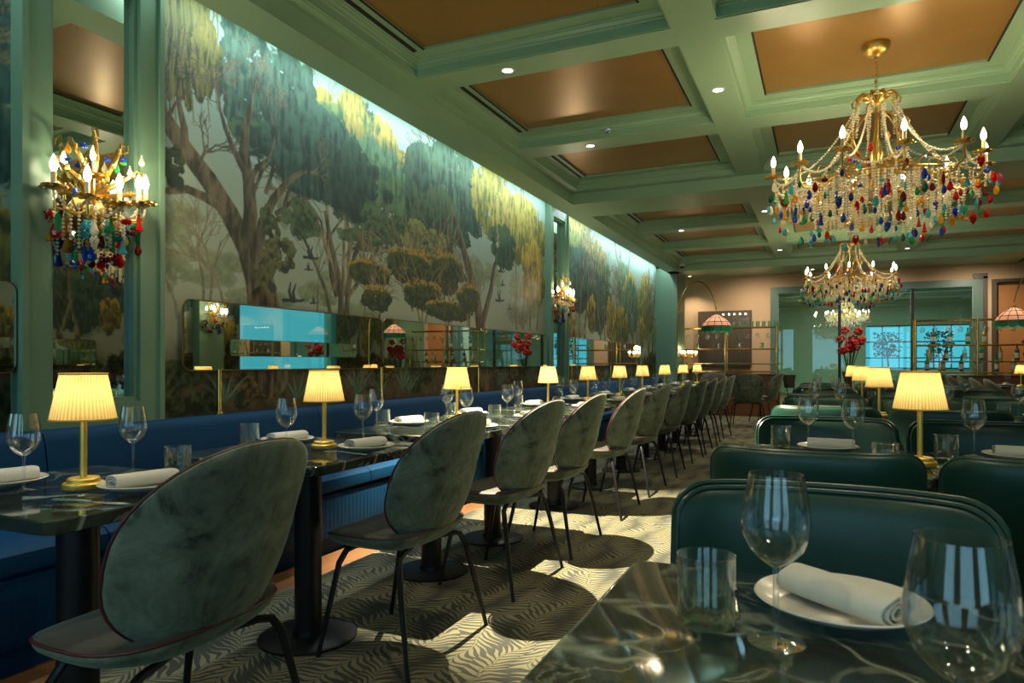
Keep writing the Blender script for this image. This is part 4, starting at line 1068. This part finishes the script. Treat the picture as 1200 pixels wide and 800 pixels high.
# candelabra glowing at the far end of the left wall
def candelabra():
    root = empty('candelabra', label='candelabra', cat='candelabra')
    m = MB(); m.lathe([(0, 0), (.09, 0), (.09, .012), (.03, .03), (.012, .06), (.012, .26), (.03, .28), (0, .30)], n=20)
    for k in range(7):
        a = TAU*k/7; c, s = math.cos(a), math.sin(a); m.tube([(0, 0, .25), (c*.08, s*.08, .22), (c*.15, s*.15, .25), (c*.16, s*.16, .30)], .006, 6); m.ball((c*.07, s*.07, .24), .022, sub=1); m.ball((c*.15, s*.15, .27), .02, sub=1)
    m.build('stand', 'gold', root)
    for k in range(7): a = TAU*k/7; b = MB(); b.ball((.16*math.cos(a), .16*math.sin(a), .335), .012, .012, .028, 1); b.build('flame_bulb', 'wick', root)
    light('bulb_light', 'POINT', (0, 0, .42), 1.2, (1, .72, .35), parent=root, shadow_soft_size=.05); return root
def console(x0, x1, y0, y1, h, lab):
    root = empty('console_shelf', ((x0+x1)/2, (y0+y1)/2, 0), 0, lab, 'shelf'); a, b = (x1-x0)/2, (y1-y0)/2
    MB().box(-a, a, -b, b, h-.04, h, .004).build('top', 'darkwood', root); MB().box(-a+.03, a-.03, -b+.03, b-.03, 0, h-.04).build('body', 'darkwood', root)
console(-2.61, -2.40, 13.62, 14.45, .96, 'narrow dark console against the green end pier')
put('cand', candelabra, (-2.51, 13.78, .962), 0, 'gold candelabra with lit bulbs, the left of two at the end pier', 'gold candelabra'); put('cand', candelabra, (-2.50, 14.24, .962), .4, 'gold candelabra with lit bulbs, the right of two, nearer the left bar', 'gold candelabra')

# ================================================================ ceiling fittings
for i, (x, y, k) in enumerate(SPOTS):
    m = MB(); m.lathe([(.034, -.003), (.047, -.003), (.049, 0), (.034, .0)], n=28); o = m.build('downlight', 'white'); o.location = (x, y, KB-.0005)
    d = MB(); d.lathe([(0, -.0015), (.0345, -.0015), (.0345, 0), (0, 0)], n=24); d.build('lens', 'disc', o)
    tag(o, {0: 'round recessed downlight on the cross beam nearest the mural, upper middle', 1: 'round recessed downlight on the second cross beam by the mural', 2: 'round recessed downlight on the long central beam', 4: 'small far recessed downlight above the second mural'}.get(i, 'recessed ceiling downlight %s' % {0: '', 1: '', 2: '', 4: '', 3: 'over the nearest banquette chairs, above the frame', 5: 'at the far end of the central beam', 6: 'on the right beam behind the large chandelier', 7: 'on the far right beam', 8: 'at the back right end of the beams', 9: 'midway along the central beam', 10: 'on the central beam above the frame', 11: 'on the right beam above the frame', 12: 'on the central beam behind the camera', 13: 'on the right beam behind the camera'}[i]), 'downlight', 'recessed ceiling downlights')
for i, (x, y) in enumerate(((-2.63, 15.1), (-.2, 15.0))):
    m = MB(); m.lathe([(.034, -.003), (.047, -.003), (.049, 0), (.034, .0)], n=24); o = m.build('downlight', 'white'); o.location = (x, y, KB-.0005)
    d = MB(); d.lathe([(0, -.0015), (.0345, -.0015), (.0345, 0), (0, 0)], n=24); d.build('lens', 'disc', o); tag(o, ('downlight washing the pink back wall in its left corner', 'downlight over the opening in the back wall')[i], 'downlight', 'recessed ceiling downlights')
m = MB(); m.lathe([(0, 0), (.018, 0), (.020, -.012), (.008, -.016), (.006, -.04), (.020, -.044), (0, -.046)], n=14)
for k in range(5): a = TAU*k/5; m.tube([(.012*math.cos(a), .012*math.sin(a), -.043), (.026*math.cos(a), .026*math.sin(a), -.047)], .003, 4)
o = m.build('sprinkler', 'steel'); o.location = (-1.62, 5.62-.10, KB+.058); o.rotation_euler = (R(-70), 0, 0); tag(o, 'chrome sprinkler head on the coffer moulding between two gilt panels', 'sprinkler')
def dome(loc, lab):
    r = empty('security_camera', loc, 0, lab, 'security camera'); m = MB(); m.lathe([(0, 0), (.06, 0), (.062, -.03), (.045, -.045), (0, -.045)], n=20); m.build('housing', 'white', r)
    m = MB(); m.lathe([(0, -.085), (.02, -.082), (.038, -.065), (.043, -.044), (0, -.044)], n=20); m.build('dome', 'dark', r)
dome((-2.44, 13.18, KB), 'small white dome security camera in the ceiling corner above the far mural')

# ================================================================ the two bars with brass shelving
def gantry(name, x0, x1, y0, y1, z0, z1, levels, posts, label, loc_label_group=None):
    root = empty(name, ((x0+x1)/2, (y0+y1)/2, z0), 0, label, 'shelving'); a = (x1-x0)/2; b = (y1-y0)/2; H = z1-z0
    for px in posts:
        for sy in (-1, 1):
            m = MB(); m.tube([(px-(x0+x1)/2, sy*b, 0), (px-(x0+x1)/2, sy*b, H)], .020 if sy < 0 else .014, 10)
            for z in levels: m.lathe([(0, -.014), (.028, -.012), (.028, .012), (0, .014)], (px-(x0+x1)/2, sy*b, z-z0), 10)
            m.build('post', 'brass', root)
    for z in levels:
        m = MB()
        for sy in (-1, 1): m.tube([(-a, sy*b, z-z0), (a, sy*b, z-z0)], .013, 8)
        for px in posts: m.tube([(px-(x0+x1)/2, -b, z-z0), (px-(x0+x1)/2, b, z-z0)], .009, 8)
        m.build('rail', 'brass', root)
        MB().box(-a+.01, a-.01, -b+.01, b-.01, z-z0+.010, z-z0+.018).build('glass_shelf', 'pane', root)
    return root
def bar(name, x0, x1, y0, y1, label, npan):
    root = empty(name, ((x0+x1)/2, (y0+y1)/2, 0), 0, label, 'bar counter'); a = (x1-x0)/2; b = (y1-y0)/2
    m = MB().box(-a, a, -b, b, 0, .82); m.build('body', 'walnut', root, smooth=False)
    MB().box(-a-.02, a+.02, -b-.03, b+.02, .82, .86, .004).build('counter_top', 'darkwood', root)
    for i in range(npan):
        w = 2*a/npan; c = -a+w*(i+.5); m = MB(); e = w/2-.03
        for q in ((-e, e, .74, .79), (-e, e, .05, .12)): m.box(c+q[0], c+q[1], -b-.018, -b+.001, q[2], q[3])
        for q in ((-e, -e+.06), (e-.06, e)): m.box(c+q[0], c+q[1], -b-.018, -b+.001, .12, .74)
        m.build('front_panel', 'walnut', root)
    return root
bar('bar_counter', -2.80, -.82, 14.62, 15.15, 'left bar counter with a reddish wood front below the brass shelving', 3)
gantry('bar_shelving', -2.79, -.835, 14.68, 14.98, .861, 1.82, (.90, 1.06, 1.36, 1.80), (-2.79, -1.84, -.85), 'tall brass shelving standing on the left bar counter')
MB_ = MB().tube([(0, 0, 0), (0, 0, .83)], .022, 10); o = MB_.build('brass_post', 'brass'); o.location = (-.80, 14.56, 0); tag(o, 'vertical brass post at the right corner of the left bar', 'post')
bar('bar_counter', 1.50, 3.58, 14.62, 15.15, 'right bar counter, dark wood, before the glazed partition', 3)
gantry('bar_shelving', 1.53, 3.56, 14.68, 14.98, .861, 1.88, (.90, 1.10, 1.40, 1.86), (1.55, 2.52, 3.5), 'brass shelving standing on the right bar counter')
gi = 0
def hung(x, y, z, w):
    o = put('wine', wine, (x, y, z), 0, w, 'wine glasses hung and stood on the bar shelving'); o.rotation_euler = (PI, 0, 0); return o
for i in range(9): hung(-2.62+i*.2, 14.83, 1.785, 'wine glass hanging upside down, %s from the left under the left bar shelf' % ORD[i])
for i in range(9): hung(1.68+i*.2, 14.83, 1.845, 'wine glass hanging upside down, %s from the left under the right bar shelf' % ORD[i])
def highball():
    m = MB(); m.lathe([(0, 0), (.034, 0), (.038, .11), (.035, .11), (.032, .008), (0, .008)], n=16); return tag(m.build('highball_glass', 'greenglass'), cat='glass')
for i in range(8): put('hi', highball, (-1.68+i*.115, 14.83, 1.819), 0, 'pale green highball glass, %s from the left atop the left bar shelving' % ORD[i], 'green glasses on top of the bar')
def bottle(mat):
    def mk():
        m = MB(); m.lathe([(0, 0), (.036, 0), (.038, .01), (.038, .17), (.030, .20), (.013, .225), (.012, .28), (.015, .282), (.015, .30), (0, .30)], n=14); o = m.build('bottle', mat)
        c = MB(); c.lathe([(.0385, .05), (.0388, .06), (.0388, .13), (.0385, .14)], n=14); c.build('bottle_label', 'linen', o); tag(o, cat='bottle'); return o
    return mk
bn = 0
for x0, nm, zs in ((1.75, 'right', (.919, 1.119, 1.419)),):
    for li, z in enumerate(zs):
        for i in range(6 if li < 2 else 4):
            bn += 1; mt = ('fringe', 'gold', 'darkwood', 'greenglass')[(i+li) % 4]
            put('bt'+mt, bottle(mt), (x0+i*.27+.05*li, 14.9 if i % 2 else 14.80, z), 0, '%s bottle from the left on the %s shelf of the right bar' % (ORD[i], ('lowest', 'middle', 'upper')[li]), 'bottles on the bar shelving')
for i in range(4):
    put('hb', highball, (-2.4+i*.42, 14.82, 1.379), 0, 'clear glass, %s from the left on the middle left bar shelf' % ORD[i], 'glasses on the left bar shelving')
# sweet trolley glassware on the left counter, in front
# tall cabinet on the back wall behind the left bar
r = empty('wall_cabinet', (-1.96, YB-.10, .99), 0, 'dark framed mirrored cabinet on the pink wall behind the left bar', 'cabinet')
MB().box(-.56, .56, 0, .08, 0, 1.22).build('body', 'darkwood', r, smooth=False)
for s in (-1, 1): MB().box(-.26+s*.27, .26+s*.27, -.015, .0, .03, 1.08, .003).build('door', 'darkmirror' if False else 'walnutdark', r) if False else MB().box(-.25+s*.27, .25+s*.27, -.012, .0, .03, 1.06, .003).build('door', 'darkwood', r)
for i in range(5): b = MB(); b.ball((-.02+i*.115, -.02, 1.14), .016, sub=1); b.build('bulb', 'wick', r)
# arc lamps with leaded glass shades
def arc_lamp(flip=1):
    root = empty('arc_lamp', label='arc lamp', cat='arc lamp'); f = flip
    m = MB(); m.lathe([(0, 0), (.11, 0), (.11, .03), (.03, .045), (0, .045)], n=28); m.build('base', 'dark', root)
    pts = [(0, 0, .04), (0, 0, 1.0), (0, 0, 1.6)]
    for k in range(1, 17): a = PI*(1-k/16*.90); pts.append((f*(.35+.35*math.cos(a)), 0, 1.78+.75*math.sin(a)))
    m = MB(); m.tube(pts, .011, 8); m.build('pole', 'brass', root)
    e = pts[-1]; c = (e[0], 0, 1.93)
    m = MB(); m.tube([e, (e[0], 0, 1.93)], .006, 6); m.lathe([(0, .02), (.03, .015), (.035, -.01), (.0, -.012)], c, 12); m.build('shade_holder', 'brass', root)
    prof = [(.04, 0), (.13, -.060), (.215, -.135), (.255, -.205)]
    m = MB(); m.lathe(prof, c, 24); sh = m.build('lamp_shade', 'stained', root)
    m = MB()
    for k in range(12): a = TAU*k/12; m.tube([(c[0]+r*1.004*math.cos(a), r*1.004*math.sin(a), c[2]+z) for r, z in prof], .0055, 5)
    for r, z in prof: m.tube([(c[0]+r*math.cos(TAU*k/24), r*math.sin(TAU*k/24), c[2]+z) for k in range(24)], .005, 5, closed=True)
    m.build('leading', 'dark', sh)
    m = MB(); n = 96; vs = []
    for j in range(2):
        for k in range(n):
            a = TAU*k/n; r = .257+.004*math.cos(k*PI/2); z = -.205-(.085+.02*abs(math.sin(k*PI/8)))*j; vs.append((c[0]+r*math.cos(a), r*math.sin(a), c[2]+z))
    m.add(vs, [(k, (k+1) % n, n+(k+1) % n, n+k) for k in range(n)]); m.build('fringe', 'fringe', sh)
    b = MB(); b.ball((c[0], 0, c[2]-.10), .03, sub=2); b.build('bulb', 'wick', root)
    light('lamp_light', 'POINT', (c[0], 0, c[2]-.16), 3, (1, .75, .5), parent=root, shadow_soft_size=.05); return root
A = arc_lamp(1); A.location = (-2.40, 12.5, 0)
tag(A, 'tall brass arc lamp with a pink leaded glass shade before the left bar', 'arc lamp', 'arc lamps with leaded shades')
B = arc_lamp(-1); B.location = (3.34, 12.75, 0); tag(B, 'brass arc lamp with pink leaded shade at the right edge by the bar', 'arc lamp', 'arc lamps with leaded shades')

# ================================================================ glazed partition and the room beyond
m = MB()
for a, b, c, d in ((-1.03, -.87, 0, 2.68), (2.60, 2.76, 0, 2.68), (-.87, 2.60, 2.54, 2.68)): m.box(a, b, YB-.03, YB+.06, c, d)
struct('trim', m, 'tealdark'); m = MB()
for x in (.30, 1.60): m.box(x-.028, x+.028, YB, YB+.05, .12, 2.54)
m.box(-.87, 2.60, YB, YB+.05, .0, .12)
struct('trim', m, 'dark')
struct('window_2', MB().box(-.87, 2.60, YB+.02, YB+.026, .12, 2.54), 'pane')
struct('trim', MB().box(2.76, 2.83, YB-.05, YB, 0, 2.72).box(2.60, 2.83, YB-.05, YB-.031, 2.68, 2.78), 'darkwood')
struct('trim', MB().box(2.90, 2.98, YB-.03, YB+.16, .0, 2.66).box(2.98, 3.6, YB-.03, YB+.16, 2.6, 2.66), 'darkwood')
struct('trim', MB().box(2.98, 3.62, YB+.12, YB+.16, .0, 2.6), 'orange')
m = MB(); m.box(-4, 7, YB+.17, 27.2, -.06, 0); struct('floor', m, 'wood')
m = MB(); WW = [(1.35, 4.4, .9, 2.35)]; rect_holes(m, -4, 7, -.06, 3.6, WW, 27, 'xz'); struct('wall_far', m, 'green', smooth=False)
m = MB()
for k in range(1, 6): m.box(1.35+k*.51-.015, 1.35+k*.51+.015, 27, 27.05, .9, 2.35)
for z in (.9, 1.25, 1.8, 2.35): m.box(1.35, 4.4, 27, 27.05, z-.02, z+.02)
struct('trim', m, 'dark')
struct('wall_side', MB().box(-4.1, -4, YB+.16, 27.2, -.06, 3.6), 'green'); struct('wall_side', MB().box(7, 7.1, YB+.16, 27.2, -.06, 3.6), 'green')
m = MB(); m.box(-4, 7, YB+.17, 27.2, 3.35, 3.5)
for k in range(6): m.box(-4, 7, 16.8+k*1.9, 17.15+k*1.9, 3.1, 3.35)
for x in (-2.4, -.4, 2.0, 4.2): m.box(x-.15, x+.15, YB+.17, 27, 3.12, 3.35)
struct('ceiling', m, 'green')
struct('trim', MB().box(3.9, 4.15, 18.2, 18.6, 0, 3.1), 'white')
def far_tree(x, y, lab):
    r = empty('indoor_tree', (x, y, 0), 0, lab, 'indoor tree'); m = MB(); m.lathe([(0, 0), (.2, 0), (.25, .5), (0, .5)], n=16); m.build('planter', 'dark', r)
    m = MB(); m.tube([(0, 0, .5), (.03, 0, 1.0), (-.02, .02, 1.6)], [.04, .03, .02], 6); m.build('trunk', 'darkwood', r)
    m = MB(); rnd = random.Random(int(x*10))
    for i in range(260):
        a = rnd.random()*TAU; q = rnd.random()**.5*.42; z = 1.7+rnd.uniform(-.4, .4); c = (q*math.cos(a), q*math.sin(a), z); d = rnd.random()*TAU
        m.add([(c[0]-.05*math.cos(d), c[1]-.05*math.sin(d), c[2]), (c[0], c[1], c[2]+.03), (c[0]+.05*math.cos(d), c[1]+.05*math.sin(d), c[2]-.02), (c[0], c[1]+.01, c[2]-.035)], [(0, 1, 2, 3)])
    m.build('foliage', 'leaf', r)
far_tree(1.95, 26.2, 'dark leafy indoor tree against the blue far window'); far_tree(3.4, 26.0, 'second leafy indoor tree right of the blue far window centre')
# red flowers in a tall vase
def flowers(loc, lab, k=1.0):
    r = empty('flower_arrangement', loc, 0, lab, 'flowers'); r.scale = (k, k, k)
    m = MB(); m.lathe([(0, 0), (.13, 0), (.14, .02), (.10, .10), (.07, .45), (.09, .70), (.13, .84), (.115, .84), (.08, .70), (0, .68)], n=20); m.build('vase', 'darkwood', r)
    m = MB(); rnd = random.Random(4); heads = []
    for i in range(15):
        a = rnd.random()*TAU; q = rnd.uniform(.05, .26); z = rnd.uniform(1.15, 1.62) if q < .2 else rnd.uniform(1.0, 1.5); heads.append((q*math.cos(a), q*math.sin(a), z))
    for h in heads: m.tube([(0, 0, .75), (h[0]*.5, h[1]*.5, (.75+h[2])/2), h], .006, 5)
    m.build('stems', 'leaf', r)
    for h in heads:
        m = MB()
        for i in range(26):
            v = Vector((rnd.gauss(0, 1), rnd.gauss(0, 1), rnd.gauss(0, 1))).normalized(); c = Vector(h)+v*.06; m.ball(tuple(c), .026, .026, .020, 1)
        m.build('bloom', 'red', r)
flowers((.46, 14.95, 0), 'tall dark vase of red blossoms before the glazed partition', 1.08)
flowers((3.15, 13.7, 0), 'tall dark vase of red blossoms in the back right corner, seen in the long mirror', 1.0)
# wine bucket on a stand
def bucket(loc, lab):
    r = empty('ice_bucket', loc, 0, lab, 'ice bucket'); m = MB()
    for k in range(3): a = TAU*k/3; m.tube([(.10*math.cos(a), .10*math.sin(a), .66), (.02*math.cos(a), .02*math.sin(a), .35), (.17*math.cos(a), .17*math.sin(a), 0)], .008, 6)
    m.tube([(.11*math.cos(TAU*k/20), .11*math.sin(TAU*k/20), .66) for k in range(20)], .007, 6, closed=True); m.build('stand', 'dark', r)
    m = MB(); m.lathe([(0, .60), (.085, .60), (.12, .84), (.125, .85), (.114, .85), (.08, .61), (0, .61)], n=24); m.build('bucket', 'steeldark', r)
    for s in (-1, 1): m = MB(); m.tube([(s*.115, -.03, .80), (s*.145, -.02, .79), (s*.145, .02, .79), (s*.115, .03, .80)], .005, 6); m.build('handle', 'steeldark', r)
M['steeldark'] = principled('dull_pewter', speck((.12, .11, .10), .2), .4, .8)
bucket((-.60, 14.2, 0), 'pewter ice bucket on a black stand beside the left bar');
